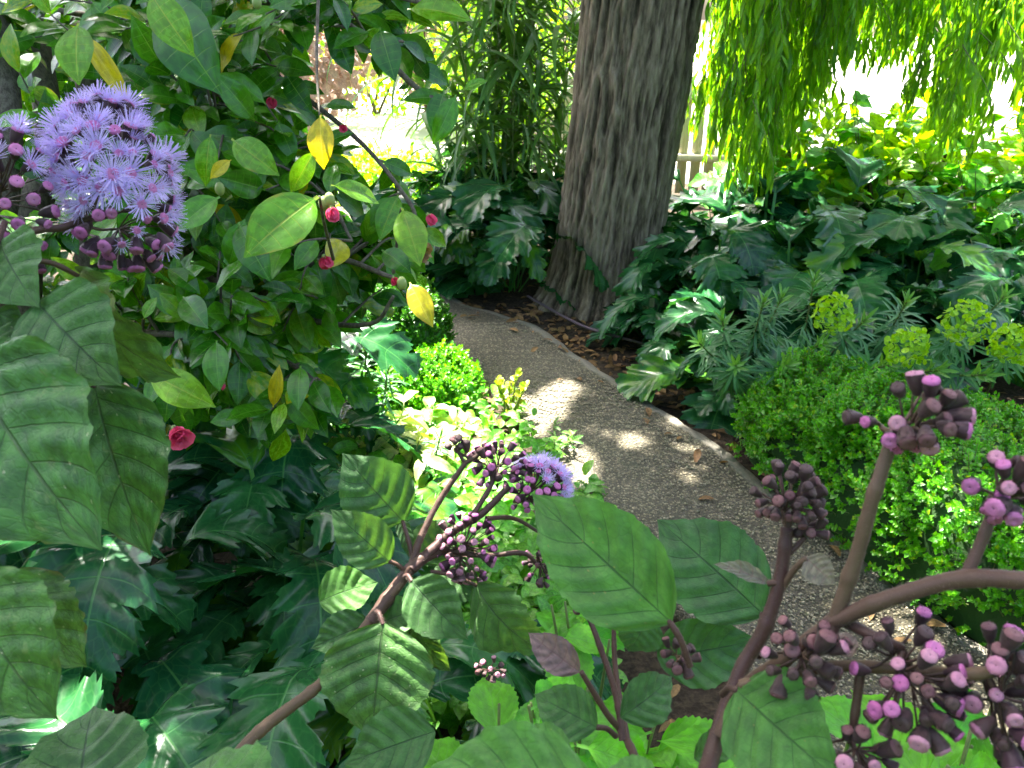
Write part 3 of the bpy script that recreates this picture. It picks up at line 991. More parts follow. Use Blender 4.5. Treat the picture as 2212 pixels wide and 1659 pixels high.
def far_shrub(name, c, rad, n, mat, lf, label, cat, group=None, trunkh=0):
    base = Vector((c[0], c[1], 0))
    t = thing(name, base, label, cat, group)
    Ms = []
    for k in range(n):
        o = rdir()
        q = Vector((o.x * rad[0], o.y * rad[1], o.z * rad[2])) * random.uniform(.55, 1.0) * (1 + .3 * noise.noise(o * 2.2 + base))
        p = Vector(c) + q
        if p.z < .02:
            continue
        Ms.append(np.array(frame(p, o + rdir(.8), o + Vector((0, 0, .7)) + rdir(.4), random.uniform(.7, 1.3))))
    a = scatter(lf, np.array(Ms))
    add('foliage', mk('foliage', a[0] - np.array(base), a[1], a[2], [mat]), Matrix.Translation(base), t, kind='stuff')
    for s in range(4):
        e = Vector(c) + Vector((random.gauss(0, .4) * rad[0], random.gauss(0, .4) * rad[1], rad[2] * .5))
        v, f, u = tube(smooth_path([base + Vector((random.gauss(0, .05), random.gauss(0, .05), -.05)), base.lerp(e, .5), e], 4), .03 + .02 * trunkh, .01, 6)
        add('stem', mk('stem', v - np.array(base), f, u, [M['twig']]), Matrix.Translation(base), t)


# ------------------------------------------------------------------ hydrangeas and other broad leaved plants
hy_meshes = [mk('hydrangea_leaf', *leaf(.17, .050, 34, 4, (.55, 1.6), .35, 20 - 12 * s, -30 - 12 * s, .22, .08, 2, .05, 8, ser=.14, sern=16, pet=.12, pw=.003, seed=s), [M['hydrangea']]) for s in range(4)]


def leafy(name, base, h, rad, n, label, cat, group, meshes, stemmat, size=1.0, stems=4, upw=.5, nr_bias=Vector((0, -.4, 1))):
    t = thing(name, base, label, cat, group)
    ends = []
    for s in range(stems):
        az = random.random() * 6.283
        e = base + Vector((math.cos(az) * rad * .75, math.sin(az) * rad * .75, h * random.uniform(.75, 1)))
        pts = smooth_path([base + Vector((random.gauss(0, .02), random.gauss(0, .02), -.02)), base.lerp(e, .5) + Vector((0, 0, h * .1)), e], 5)
        v, f, u = tube(pts, .005, .0025, 5)
        add('stem', mk('stem', v - np.array(base), f, u, [stemmat]), Matrix.Translation(base), t)
        ends.append(pts)
    for i in range(n):
        pts = ends[i % stems]
        q = random.random() ** .6
        j = min(int(q * (len(pts) - 1)), len(pts) - 2)
        p = pts[j].lerp(pts[j + 1], random.random())
        az = random.random() * 6.283
        d = Vector((math.cos(az), math.sin(az), random.uniform(-.25, upw)))
        add('leaf', random.choice(meshes), frame(p, d, nr_bias + rdir(.45), size * random.uniform(.7, 1.2)), t)
    return t


GH = 'broad leaved plants along the fence'
for (px, py, d, z) in ((1600, 370, 5.6, .62), (1700, 360, 5.7, .7), (1800, 330, 5.6, .8), (1905, 250, 5.5, 1.05), (1960, 330, 5.4, .8), (2060, 350, 5.3, .75), (2150, 380, 5.0, .7), (2150, 470, 4.5, .62), (2240, 470, 4.2, .62), (1660, 320, 5.9, .7), (1880, 350, 5.4, .7), (2200, 560, 3.9, .5)):
    p = at(px, py, d)
    leafy('hydrangea_plant', Vector((p.x, p.y, 0)), z * 1.15, .30, 26, 'sunlit broad-leaved green plant growing against the picket fence', 'plant', GH, hy_meshes, M['greentwig'], 1.35, 5)
for k, (x, y, z, rx, rz) in enumerate(((2.25, 6.2, .5, .5, .55), (3.0, 5.9, .5, .55, .55), (3.75, 5.6, .5, .55, .6), (4.4, 5.2, .45, .55, .5), (2.6, 5.5, .4, .45, .45), (3.5, 5.0, .4, .5, .45))):
    far_shrub('sunny_shrub', (x, y, z), (rx, .36, rz), 520, M['sunleaf'], leaf(.13, .042, 6, 2, (.55, 1.1), .3, 10, -35, .25), 'yellow-green shrub glowing in sun before the picket fence', 'shrub', 'sunlit shrubs before the picket fence')
GH2 = 'bright serrated plants below the mist flower shrub'
for (px, py, d) in ((1250, 1400, 1.2), (1080, 1530, 1.15), (1010, 1560, 1.1), (1200, 1480, 1.1), (1330, 1500, 1.2), (1180, 1620, 1.05), (1430, 1580, 1.1), (1290, 1280, 1.45), (1620, 1560, 1.2)):
    p = at(px, py, d)
    leafy('hydrangea_plant', Vector((p.x, p.y, 0)), p.z, .11, 13, 'bright green serrated-leaved plant under the mist flower stems', 'plant', GH2, hy_meshes, M['greentwig'], .88, 3)
for (px, py, d) in ((2000, 1530, 1.1), (2130, 1530, 1.05), (1900, 1600, 1.0), (2050, 1620, .95), (2200, 1600, 1.0), (1960, 1640, .85), (2150, 1650, .85), (1800, 1600, 1.1)):
    p = at(px, py, d)
    leafy('hydrangea_plant', Vector((p.x, p.y, 0)), p.z, .11, 12, 'bright green serrated-leaved plant below the clustered purple buds by the path', 'plant', 'bright serrated plants by the path', hy_meshes, M['greentwig'], .9, 3)

# ------------------------------------------------------------------ box shrubs
bl = leaf(.0128, .0047, 2, 1, (.6, .8), 0, 10, -20, .25)


def make_sprig(seed, mat, n=11, h=.046):
    rs = random.Random(seed)
    Ms = []
    for i in range(n):
        t = (i + .5) / n
        az = i * 2.4 + rs.random() * .5
        el = .1 + t * 1.1
        d = Vector((math.cos(az) * math.cos(el), math.sin(az) * math.cos(el), math.sin(el)))
        Ms.append(np.array(frame(Vector((0, 0, h * t)), d, Vector((-d.x * .4, -d.y * .4, 1)), rs.uniform(.8, 1.2) * (1.15 - .35 * t))))
    a = scatter(bl, np.array(Ms))
    st = tube([Vector((0, 0, -.03)), Vector((0, 0, h * .5)), Vector((0, 0, h))], .0012, .0006, 3)
    return joinq([(*a, 0), (*st, 1)])


def box_shrub(name, spine, rads, hts, nsp, mat, label, seed, near=300, cut=None):
    """spine of (x,y), half widths and heights give a clipped mound clothed in sprigs"""
    base = Vector((spine[0][0], spine[0][1], 0))
    t = thing(name, base, label, 'shrub')
    rs = random.Random(seed)
    protos = [make_sprig(seed * 10 + k, mat) for k in range(4)]
    meshes = [mk('sprig', p[0], p[1], p[2], [mat, M['greentwig']], p[3]) for p in protos]
    sp = [Vector((x, y, 0)) for x, y in spine]

    def surf(u, th, inset=0.0):
        x = u * (len(sp) - 1)
        i = min(int(x), len(sp) - 2)
        f = x - i
        c = sp[i].lerp(sp[i + 1], f)
        r = rads[i] * (1 - f) + rads[i + 1] * f
        h = hts[i] * (1 - f) + hts[i + 1] * f
        tn = (sp[i + 1] - sp[i]).normalized()
        nn = Vector((-tn.y, tn.x, 0))
        ca, sa = math.cos(th), math.sin(th)
        k = 1 - inset
        sq = lambda v: math.copysign(abs(v) ** .72, v)
        p = c + nn * (sq(ca) * r * k) + Vector((0, 0, h * k * max(sa, 0) ** .62))
        lump = noise.noise(p * 4.5) * .07 + noise.noise(p * 13) * .028
        o = (nn * ca / max(r, .05) + Vector((0, 0, sa / max(h, .05)))).normalized()
        endf = 0
        if u < .12:
            endf = -(1 - u / .12)
        elif u > .88:
            endf = (u - .88) / .12
        o = (o + tn * endf).normalized()
        p = p + o * lump
        sh = 1 - endf * endf * .75
        p = c + Vector(((p - c).x * sh, (p - c).y * sh, (p - c).z * (1 - endf * endf * .5)))
        return p, o

    V, Fq = [], []
    nu, nth = 40, 22
    for i in range(nu + 1):
        for k in range(nth + 1):
            p, o = surf(i / nu, math.pi * k / nth, .13)
            V.append(p - base)
    for i in range(nu):
        for k in range(nth):
            Fq.append((i * (nth + 1) + k, i * (nth + 1) + k + 1, (i + 1) * (nth + 1) + k + 1, (i + 1) * (nth + 1) + k))
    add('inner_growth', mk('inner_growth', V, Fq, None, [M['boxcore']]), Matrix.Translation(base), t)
    items = []
    for k in range(nsp):
        p, o = surf(rs.random(), math.acos(rs.uniform(-1, 1)) if rs.random() < .6 else rs.random() * math.pi)
        if noise.noise(p * 9 + Vector((7, 1, 3))) < -.32 and rs.random() < .6:
            continue
        d = (o + Vector((rs.gauss(0, .4), rs.gauss(0, .4), rs.gauss(.35, .35)))).normalized()
        z = Vector((rs.gauss(0, 1), rs.gauss(0, 1), rs.gauss(0, 1)))
        x = d.cross(z).normalized()
        y = d.cross(x)
        s = rs.uniform(.7, 1.3) * (1.5 if rs.random() < .06 else 1)
        q = p - o * rs.uniform(0, .035)
        items.append(((q - CAM).length, Matrix(((x.x * s, y.x * s, d.x * s, q.x), (x.y * s, y.y * s, d.y * s, q.y), (x.z * s, y.z * s, d.z * s, q.z), (0, 0, 0, 1)))))
    items.sort(key=lambda e: e[0])
    for _, m in items[:near]:
        add('sprig', rs.choice(meshes), m, t)
    rest = items[near:]
    parts = []
    for k in range(4):
        ms = np.array([np.array(m) for _, m in rest[k::4]])
        v, f, u = scatter(protos[k], ms)
        mi = np.tile(protos[k][3], len(ms))
        parts.append((v, f, u, mi))
    Vs, Fs, Us, Is, off = [], [], [], [], 0
    for v, f, u, mi in parts:
        Vs.append(v); Fs.append(f + off); Us.append(u); Is.append(mi)
        off += len(v)
    add('foliage', mk('foliage', np.concatenate(Vs) - np.array(base), np.concatenate(Fs), np.concatenate(Us), [mat, M['greentwig']], np.concatenate(Is)), Matrix.Translation(base), t, kind='stuff')
    return t


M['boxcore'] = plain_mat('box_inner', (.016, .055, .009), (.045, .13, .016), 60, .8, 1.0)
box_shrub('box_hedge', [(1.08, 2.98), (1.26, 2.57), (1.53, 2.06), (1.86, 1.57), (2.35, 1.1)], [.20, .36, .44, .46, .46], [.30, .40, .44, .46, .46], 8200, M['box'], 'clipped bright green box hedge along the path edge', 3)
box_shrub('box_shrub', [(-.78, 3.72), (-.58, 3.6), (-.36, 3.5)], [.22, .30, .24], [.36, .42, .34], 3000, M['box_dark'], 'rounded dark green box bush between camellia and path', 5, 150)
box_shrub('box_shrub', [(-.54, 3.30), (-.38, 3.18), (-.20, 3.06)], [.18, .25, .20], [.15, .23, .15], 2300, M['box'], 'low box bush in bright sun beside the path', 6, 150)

# ------------------------------------------------------------------ spurge
eu_meshes = [mk('spurge_leaf', *leaf(.098, .0058, 6, 1, (.7, .7), 0, 10 - 12 * s, -20 - 14 * s, .3, seed=s), [M['euphorbia']]) for s in range(3)]
eu_tip = mk('spurge_tip_leaf', *leaf(.06, .0058, 6, 1, (.7, .7), 0, 10, -5, .3), [M['euphorbia_tip']])
br_mesh = mk('bract', *leaf(.017, .0095, 6, 3, (.45, .45), 0, 30, 70, .1), [M['lime']])


def spurge_shoot(t, base, tip, n=70, size=1.0, flower=0):
    pts = smooth_path([base, base.lerp(tip, .5) + Vector((0, 0, .04)), tip], 6)
    v, f, u = tube(pts, .0055, .003, 6)
    st = add('stem', mk('stem', v - np.array(t.location), f, u, [M['greentwig']]), Matrix.Translation(t.location), t)
    ax = (pts[-1] - pts[-3]).normalized()
    a1 = ax.orthogonal().normalized()
    a2 = ax.cross(a1)
    for k in range(n):
        q = k / n
        tt = .38 + .62 * q
        j = min(int(tt * (len(pts) - 1)), len(pts) - 2)
        p = pts[j].lerp(pts[j + 1], tt * (len(pts) - 1) - j)
        az = k * 2.39996 + random.gauss(0, .15)
        rad = a1 * math.cos(az) + a2 * math.sin(az)
        el = -.25 + 1.35 * q ** 2.2
        d = rad * math.cos(el) + ax * math.sin(el)
        tipl = q > .84
        add('leaf', eu_tip if tipl else random.choice(eu_meshes), frame(p, d, ax + rad * .1, size * random.uniform(.8, 1.15) * (1.0 if not tipl else 1.1)), st)
    if flower:
        hd = add('flower_head', mk('flower_head', *tube([tip - ax * .02, tip, tip + ax * .05], .004, .003, 5)[:2], None, [M['greentwig']]), None, t)
        c = tip + ax * .045
        for k in range(150):
            z = 1 - 1.6 * ((k % 90) + .5) / 90 if k < 90 else 1 - 1.6 * (k - 89.5) / 60
            az = k * 2.39996
            rr = math.sqrt(max(0, 1 - z * z))
            o = (a1 * math.cos(az) + a2 * math.sin(az)) * rr + ax * z
            if noise.noise(o * 3.2 + c * 9) < -.34:
                continue
            p = c + o * flower * (1 + .3 * noise.noise(o * 2.1 + c * 5)) * (random.uniform(.86, 1.02) if k < 90 else random.uniform(.62, .8))
            tang = o.cross(rdir()).normalized()
            add('bract', br_mesh, frame(p - tang * .009, tang, o, random.uniform(.95, 1.35)), hd)


GE = 'spurges behind the box hedge'
heads = [(1805, 675, 3.0, .068), (1965, 740, 2.75, .062), (2080, 690, 2.85, .074), (2185, 735, 2.7, .06)]
shoots = [(1560, 690, 3.15), (1650, 650, 3.2), (1690, 640, 3.25), (1590, 790, 3.0), (1700, 790, 2.95), (1780, 740, 3.0), (1870, 690, 3.1), (1960, 650, 3.2), (1760, 600, 3.4), (2130, 810, 2.65), (1920, 790, 2.8), (2030, 800, 2.75), (2170, 640, 3.2), (1510, 740, 3.2)]
plants = []
for i in range(5):
    g = gnd((1590, 1720, 1850, 1990, 2150)[i], (880, 870, 860, 850, 860)[i])
    g.z = 0
    lab = ('spurge with narrow blue-green leaves at the path end of the box hedge', 'flowerless spurge with whorled narrow leaves behind the box hedge', 'spurge with one lime head standing nearest the acanthus bank', 'spurge with two lime flower heads behind the box hedge', 'spurge with lime head at the fence end of the box hedge')[i]
    plants.append((thing('spurge_plant', g, lab, 'spurge', GE), g))
own = lambda p: min(range(5), key=lambda i: (plants[i][1] - Vector((p.x, p.y, 0))).length)
for (px, py, d) in shoots:
    tip = at(px, py, d)
    i = own(tip)
    spurge_shoot(plants[i][0], plants[i][1] + Vector((random.gauss(0, .03), random.gauss(0, .03), 0)), tip)
for k, (px, py, d, r) in enumerate(heads):
    tip = at(px, py + 12, d)
    i = (2, 3, 3, 4)[k]
    spurge_shoot(plants[i][0], plants[i][1] + Vector((random.gauss(0, .03), random.gauss(0, .03), 0)), tip, 54, 1.0, r)
for (px, py, d, lab) in ((790, 740, 2.9, 'small spurge with narrow dark leaves between camellia and dark box bush'), (950, 945, 2.75, 'small grey-green spurge in sun at the path edge')):
    tip = at(px, py, d)
    g = Vector((tip.x - .04, tip.y + .03, 0))
    t = thing('spurge_plant', g, lab, 'spurge')
    spurge_shoot(t, g, tip, 44, .95 if px < 800 else .6)
    if px < 800:
        spurge_shoot(t, g + Vector((.05, 0, 0)), at(840, 790, 2.95), 40, .9)

# ------------------------------------------------------------------ sunny bed beside the path
bd_meshes = [mk('bedding_leaf', *leaf(.085, .021, 12, 2, (.7, 1.0), .3, 15, -35, .25, .1, 2, seed=s), [M['bed']]) for s in range(3)]
va_meshes = [mk('sun_paled_variegated_leaf', *leaf(.10, .018, 12, 2, (.7, 1.0), .3, 25, -35, .25, .1, 2, seed=s), [M['variegated']]) for s in range(3)]
se_meshes = [mk('rounded_leaf', *leaf(.032, .010, 6, 2, (.6, .5), .0, 30, 10, .3, seed=s), [M['sedum']]) for s in range(2)]
fe_meshes = [mk('feathery_leaf', *leaf(.05, .008, 18, 2, (.6, .6), .5, 30, -30, .2, lobes=6, depth=.8, teeth=0, seed=s), [M['feather']]) for s in range(2)]
for (px, py, z) in ((770, 880, .22), (830, 910, .2), (900, 900, .18), (960, 1000, .12), (890, 1060, .16), (990, 1090, .12), (800, 1010, .2), (1060, 1120, .1), (940, 1130, .15), (1010, 1000, .1), (860, 1150, .2), (760, 960, .22)):
    p = gnd(px, py, z)
    leafy('bedding_plant', Vector((p.x, p.y, 0)), z * 1.15, .13, 30, 'leafy bright green bedding plant in the bed beside the path', 'plant', 'bedding plants beside the path', bd_meshes, M['greentwig'], 1.0, 5)
for (px, py, z) in ((855, 965, .25), (800, 900, .25), (900, 950, .2), (950, 900, .18), (870, 890, .22), (1000, 960, .12)):
    p = gnd(px, py, z)
    leafy('variegated_plant', Vector((p.x, p.y, 0)), z, .14, 24, 'variegated plant with sun glare put into its pale leaf colour, in the bed beside the path', 'plant', 'variegated plants in the sunny bed', va_meshes, M['greentwig'], 1.15, 5)
p = gnd(1105, 860, .12)
leafy('yellow_green_plant', Vector((p.x, p.y, 0)), .22, .09, 90, 'upright yellow-green fleshy plant in sun on the path edge', 'plant', None, se_meshes, M['greentwig'], 1.0, 9, .9)
for (px, py, z, lab) in ((1195, 955, .06, 'low feathery green plant spilling onto the path beside a sun patch'), (1120, 980, .08, 'low feathery green plant among the bedding plants')):
    p = gnd(px, py, z)
    leafy('feathery_plant', Vector((p.x, p.y, 0)), z + .05, .12, 60, lab, 'plant', None, fe_meshes, M['greentwig'], 1.0, 8, .6)
p = gnd(1275, 1090, .05)
leafy('feathery_plant', Vector((p.x, p.y, 0)), .1, .09, 50, 'low feathery green plant behind the largest mist flower leaf', 'plant', None, fe_meshes, M['greentwig'], 1.0, 7, .6)
gc = leaf(.055, .016, 5, 1, (.7, 1.0), .2, 20, -30, .25)
Ms = []
for k in range(3600):
    px, py = random.uniform(700, 1320), random.uniform(840, 1560)
    z = random.uniform(.02, .14)
    p = gnd(px, py, z)
    g = gnd(px, py, 0)
    # stay off the path
    off = False
    for i in range(0, 60, 3):
        if abs(Lp[i].y - p.y) < .12 and p.x > Lp[i].x + .02 and p.x < Rp[i].x:
            off = True
    if off:
        continue
    Ms.append(np.array(frame(p, (random.gauss(0, 1), random.gauss(0, 1), random.uniform(-.2, .7)), Vector((0, -.3, 1)) + rdir(.5), random.uniform(.6, 1.3))))
a = scatter(gc, np.array(Ms))
add('ground_cover', mk('ground_cover', *a, [M['bed']]), label='mat of small bright green leaves covering the bed', category='ground cover', kind='stuff')

# ------------------------------------------------------------------ far garden in the sun
fl = leaf(.11, .035, 4, 1, (.7, 1.0), .2, 10, -30, .25)
fs = leaf(.06, .018, 3, 1, (.7, 1.0), .2, 10, -30, .25)
far_shrub('red_shrub', (-2.5, 10.2, 1.25), (.95, .7, .85), 2600, M['redleaf'], fl, 'red-brown leaved shrub in the far sunny garden', 'shrub')
far_shrub('red_shrub', (-1.2, 12.5, 1.4), (.6, .6, 1.0), 1500, M['redleaf'], fl, 'smaller red-brown shrub beyond the sunlit terrace', 'shrub')
for (x, y, z, rx, rz, n) in ((-5.0, 9.5, 1.3, 1.4, 1.5, 3200), (-4.0, 12.8, 1.5, 1.8, 1.7, 3600), (-.2, 10.8, 1.2, .9, 1.4, 2600), (.5, 13.5, 1.7, 1.8, 1.9, 3400), (-2.4, 14.5, 1.9, 2.0, 2.0, 3400)):
    far_shrub('green_shrub', (x, y, z), (rx, 1.0, rz), n, M['sunleaf'], fl, 'yellow-green shrub in the far sunny garden', 'shrub', 'green shrubs in the far garden')
for (px, py, d) in ((840, 320, 6.6), (900, 300, 6.9), (800, 300, 7.1), (900, 345, 6.1), (930, 320, 6.4)):
    p = at(px, py, d)
    far_shrub('low_shrub', (p.x, p.y, .22), (.42, .35, .28), 1000, M['sunleaf'], fs, 'low sunlit shrub at the edge of the terrace', 'shrub', 'low shrubs at the terrace edge')
hl = leaf(.2, .07, 3, 1, (.7, 1.0), .2, 10, -30, .25)  # leaf of the shrubs added out of view to block low sky fill
for (x, y, rx, ry, lab) in ((-2.6, -3.0, 1.7, .9, 'unseen shrub added to cut low sky light, at the near end of the camellia side'), (.4, -3.4, 1.8, .9, 'unseen shrub added to cut low sky light, across the near end of the path'), (3.4, -2.8, 1.8, .9, 'unseen shrub added to cut low sky light, at the near end of the box hedge'), (-4.4, .4, .9, 1.9, 'unseen shrub added to cut low sky light, beyond the camellia'), (5.4, .8, .9, 2.0, 'unseen shrub added to cut low sky light, beyond the box hedge')):
    far_shrub('light_screen_shrub', (x, y, 1.4), (rx, ry, 1.7), 3200, M['box_dark'], hl, lab, 'shrub', 'unseen shrubs added to cut low sky light')
st_meshes = [mk('strap_leaf', *leaf(.5, .011, 8, 1, (.3, .8), 0, 80, 20 - 30 * s, .3, seed=s), [M['sunleaf']]) for s in range(3)]
for (px, py, d) in ((750, 235, 8.2), (880, 330, 5.9), (800, 200, 8.6)):
    p = at(px, py, d)
    t = thing('strap_leaf_plant', Vector((p.x, p.y, 0)), 'sunlit tuft of upright strap leaves on the terrace', 'plant', 'strap leaved tufts on the terrace')
    for k in range(45):
        az = random.random() * 6.283
        add('leaf', random.choice(st_meshes), Matrix.Translation((p.x + random.gauss(0, .06), p.y + random.gauss(0, .06), 0)) @ Matrix.Rotation(az, 4, 'Z') @ Matrix.Rotation(random.gauss(0, .12), 4, 'X') @ Matrix.Scale(random.uniform(.7, 1.2), 4), t)

# ------------------------------------------------------------------ camellia
cm_v = [leaf(.088, .0215, 16, 3, (.75, 1.15), .22, 10 - 10 * s, -25 - 10 * s, .28, .06, 2, .02, 7, ser=.07, sern=16, pet=.06, pw=.0016, seed=s, roll=.1) for s in range(3)]
cm_meshes = {k: [mk('camellia_leaf', *v, [M[k]]) for v in cm_v] for k in ('camellia', 'camellia_young', 'camellia_yellow')}
cm_low = leaf(.088, .0215, 6, 1, (.75, 1.15), .1, 5, -30, .28, pet=.06, pw=.0016)
CB = Vector((-1.45, 1.85, 0))
ct = thing('camellia_shrub', CB, 'large camellia with glossy leaves, yellowing tips and pink flowers', 'shrub')


def brn(pts, r0, r1, name='branch', parent=None, mat='twig'):
    v, f, u = tube(smooth_path(pts, 6), r0, r1, 8, .12)
    par = parent or ct
    return add(name, mk(name, v - np.array(par.location), f, u, [M[mat]]), Matrix.Translation(par.location), par)


branches = []


def mainbr(pp, r0, r1):
    pts = [Vector(p) if not isinstance(p, tuple) or len(p) != 3 or p[0] < 20 and p[2] == 0 else at(*p) for p in pp]
    branches.append((smooth_path(pts, 8), r0))
    brn(pts, r0, r1)


A = lambda *p: at(*p)
for pts, r0, r1 in (
    ([CB, A(60, 560, 2.1), A(110, 330, 2.1), A(70, 40, 2.15), A(60, -160, 2.2)], .045, .03),
    ([CB + Vector((.12, .05, 0)), A(190, 620, 2.15), A(215, 350, 2.2), A(180, 100, 2.2), A(190, -150, 2.3)], .042, .028),
    ([CB + Vector((-.1, -.1, 0)), A(-30, 700, 1.9), A(20, 300, 1.9), A(-20, -100, 1.95)], .04, .025),
    ([A(215, 420, 2.2), A(330, 480, 2.0), A(520, 640, 1.8), A(700, 560, 1.6), A(850, 600, 1.5)], .016, .004),
    ([A(110, 20, 2.1), A(330, 60, 1.9), A(560, 150, 1.7), A(760, 290, 1.6), A(880, 430, 1.5), A(900, 490, 1.48)], .008, .003),
    ([A(330, 40, 1.9), A(440, 170, 1.8), A(560, 290, 1.7), A(700, 420, 1.55), A(760, 520, 1.5)], .010, .003),
    ([A(190, -60, 2.2), A(400, -40, 1.9), A(600, 10, 1.7), A(760, 60, 1.55), A(900, 190, 1.5), A(990, 235, 1.48)], .014, .003),
    ([A(400, -60, 1.8), A(650, -70, 1.6), A(850, -10, 1.5), A(970, 20, 1.45)], .010, .003),
    ([A(190, 600, 2.1), A(330, 640, 1.9), A(500, 720, 1.75), A(650, 800, 1.65), A(720, 870, 1.6)], .012, .003),
    ([A(190, 650, 2.1), A(260, 720, 1.8), A(330, 720, 1.6), A(480, 730, 1.5)], .012, .004),
    ([A(500, 640, 1.8), A(660, 690, 1.65), A(800, 700, 1.55), A(850, 640, 1.5)], .008, .003),
    ([A(60, 500, 2.0), A(160, 480, 1.7), A(340, 420, 1.6), A(480, 330, 1.6)], .008, .003),
):
    branches.append((smooth_path(pts, 8), r0))
    brn(pts, r0, r1)

poly = [(-60, -60), (1000, -60), (1010, 30), (930, 60), (900, 90), (980, 170), (1005, 260), (900, 270), (830, 330), (880, 430), (930, 480), (920, 590), (860, 640), (720, 630), (670, 760), (680, 880), (640, 930), (560, 930), (480, 890), (340, 900), (330, 700), (100, 640), (-60, 560)]
hole = [(640, 30), (820, 30), (860, 130), (940, 270), (860, 330), (870, 450), (760, 480), (720, 330), (680, 240), (630, 200), (610, 110)]


def inpoly(x, y, pl):
    c = False
    j = len(pl) - 1
    for i in range(len(pl)):
        xi, yi = pl[i]
        xj, yj = pl[j]
        if (yi > y) != (yj > y) and x < (xj - xi) * (y - yi) / (yj - yi) + xi:
            c = not c
        j = i
    return c


bpts = [(p, i) for i, (pl, r) in enumerate(branches) for p in pl]
near_leaves = []
far_leaves = {'camellia': [], 'camellia_young': []}
nspray = 0
tries = 0
while nspray < 430 and tries < 4000:
    tries += 1
    px, py = random.uniform(-60, 1010), random.uniform(-60, 960)
    if not inpoly(px, py, poly) or inpoly(px, py, hole):
        continue
    if (px < 330 and py > 150 and random.random() < .6) or (px < 260 and py < 330 and random.random() < .7) or (px > 640 and py < 520 and random.random() < .6):
        continue
    deep = random.random()
    d = 1.35 + 1.0 * deep ** .8 - (0.0 if px < 600 else .0)
    if px > 650:
        d = min(d, 1.75)
    tip = at(px, py, d)
    # nearest limb point
    bp = min(bpts, key=lambda e: (e[0] - tip).length + .15 * max(0, e[0].z - tip.z))[0]
    if (bp - tip).length > .5:
        bp = tip + (bp - tip).normalized() * .4
    nspray += 1
    mid_ = bp.lerp(tip, .5) + Vector((0, 0, .03)) + rdir(.02)
    pts = smooth_path([bp, mid_, tip], 5)
    brn([bp, mid_, tip], .0032, .0014, 'twig')
    ax = (tip - bp).normalized()
    nl = random.randint(6, 9)
    for k in range(nl):
        q = 1 - (k / nl) * min(1, .2 / max((tip - bp).length, .05))
        j = min(int(max(q, 0) * (len(pts) - 1)), len(pts) - 2)
        p = pts[j].lerp(pts[j + 1], q * (len(pts) - 1) - j)
        side = (ax.cross(Vector((0, 0, 1))) + rdir(.3)).normalized() * (1 if k % 2 else -1)
        dr = ax * random.uniform(.3, 1.0) + side * random.uniform(.5, 1.1) + Vector((0, 0, -random.uniform(.1, .75))) + rdir(.25)
        if k == 0:
            dr = ax + rdir(.3)
        nr = Vector((0, -.75, .9)) + rdir(.65)
        young = 1 if (random.random() < (.10 if px < 600 else .22)) else 0
        near_leaves.append(((p - CAM).length + (0.0), frame(p, dr, nr, random.uniform(.72, 1.2)), young, px))
near_leaves.sort(key=lambda e: e[0])
for i, (dd_, m, yg, px) in enumerate(near_leaves):
    key = 'camellia_young' if yg else 'camellia'
    if i < 420:
        if random.random() < .008:
            key = 'camellia_yellow'
        add('leaf', random.choice(cm_meshes[key]), m, ct)
    else:
        far_leaves[key].append(np.array(m))
# deeper, denser interior foliage on the shaded side
for k in range(2300):
    px, py = random.uniform(-80, 720), random.uniform(-80, 940)
    if not inpoly(px, py, poly) or inpoly(px, py, hole):
        continue
    p = at(px, py, random.uniform(2.0, 2.9) if px > 260 else random.uniform(2.35, 3.0))
    if p.z < .1:
        continue
    far_leaves['camellia_young' if random.random() < .12 else 'camellia'].append(np.array(frame(p, rdir() + Vector((0, 0, -.3)), Vector((0, -.7, .9)) + rdir(.7), random.uniform(.8, 1.25))))
parts = []
for key, mi in (('camellia', 0), ('camellia_young', 1)):
    a = scatter(cm_low, np.array(far_leaves[key]))
    parts.append((*a, mi))
v, f, u, mi = joinq(parts)
add('foliage', mk('foliage', v - np.array(CB), f, u, [M['camellia'], M['camellia_young']], mi), Matrix.Translation(CB), ct, kind='stuff')


def hero(mesh, base, tip, nrm, chord, wscale=1.0, parent=None, name='leaf'):
    d = tip - base
    s = d.length / chord
    return add(name, mesh, frame(base, d, nrm, s, s * wscale), parent)


def chord_of(v):
    return float(np.linalg.norm(v[0][-2] - v[0][0])) if False else float(np.linalg.norm(v[0].reshape(-1, 3)[-1] - v[0].reshape(-1, 3)[0]))


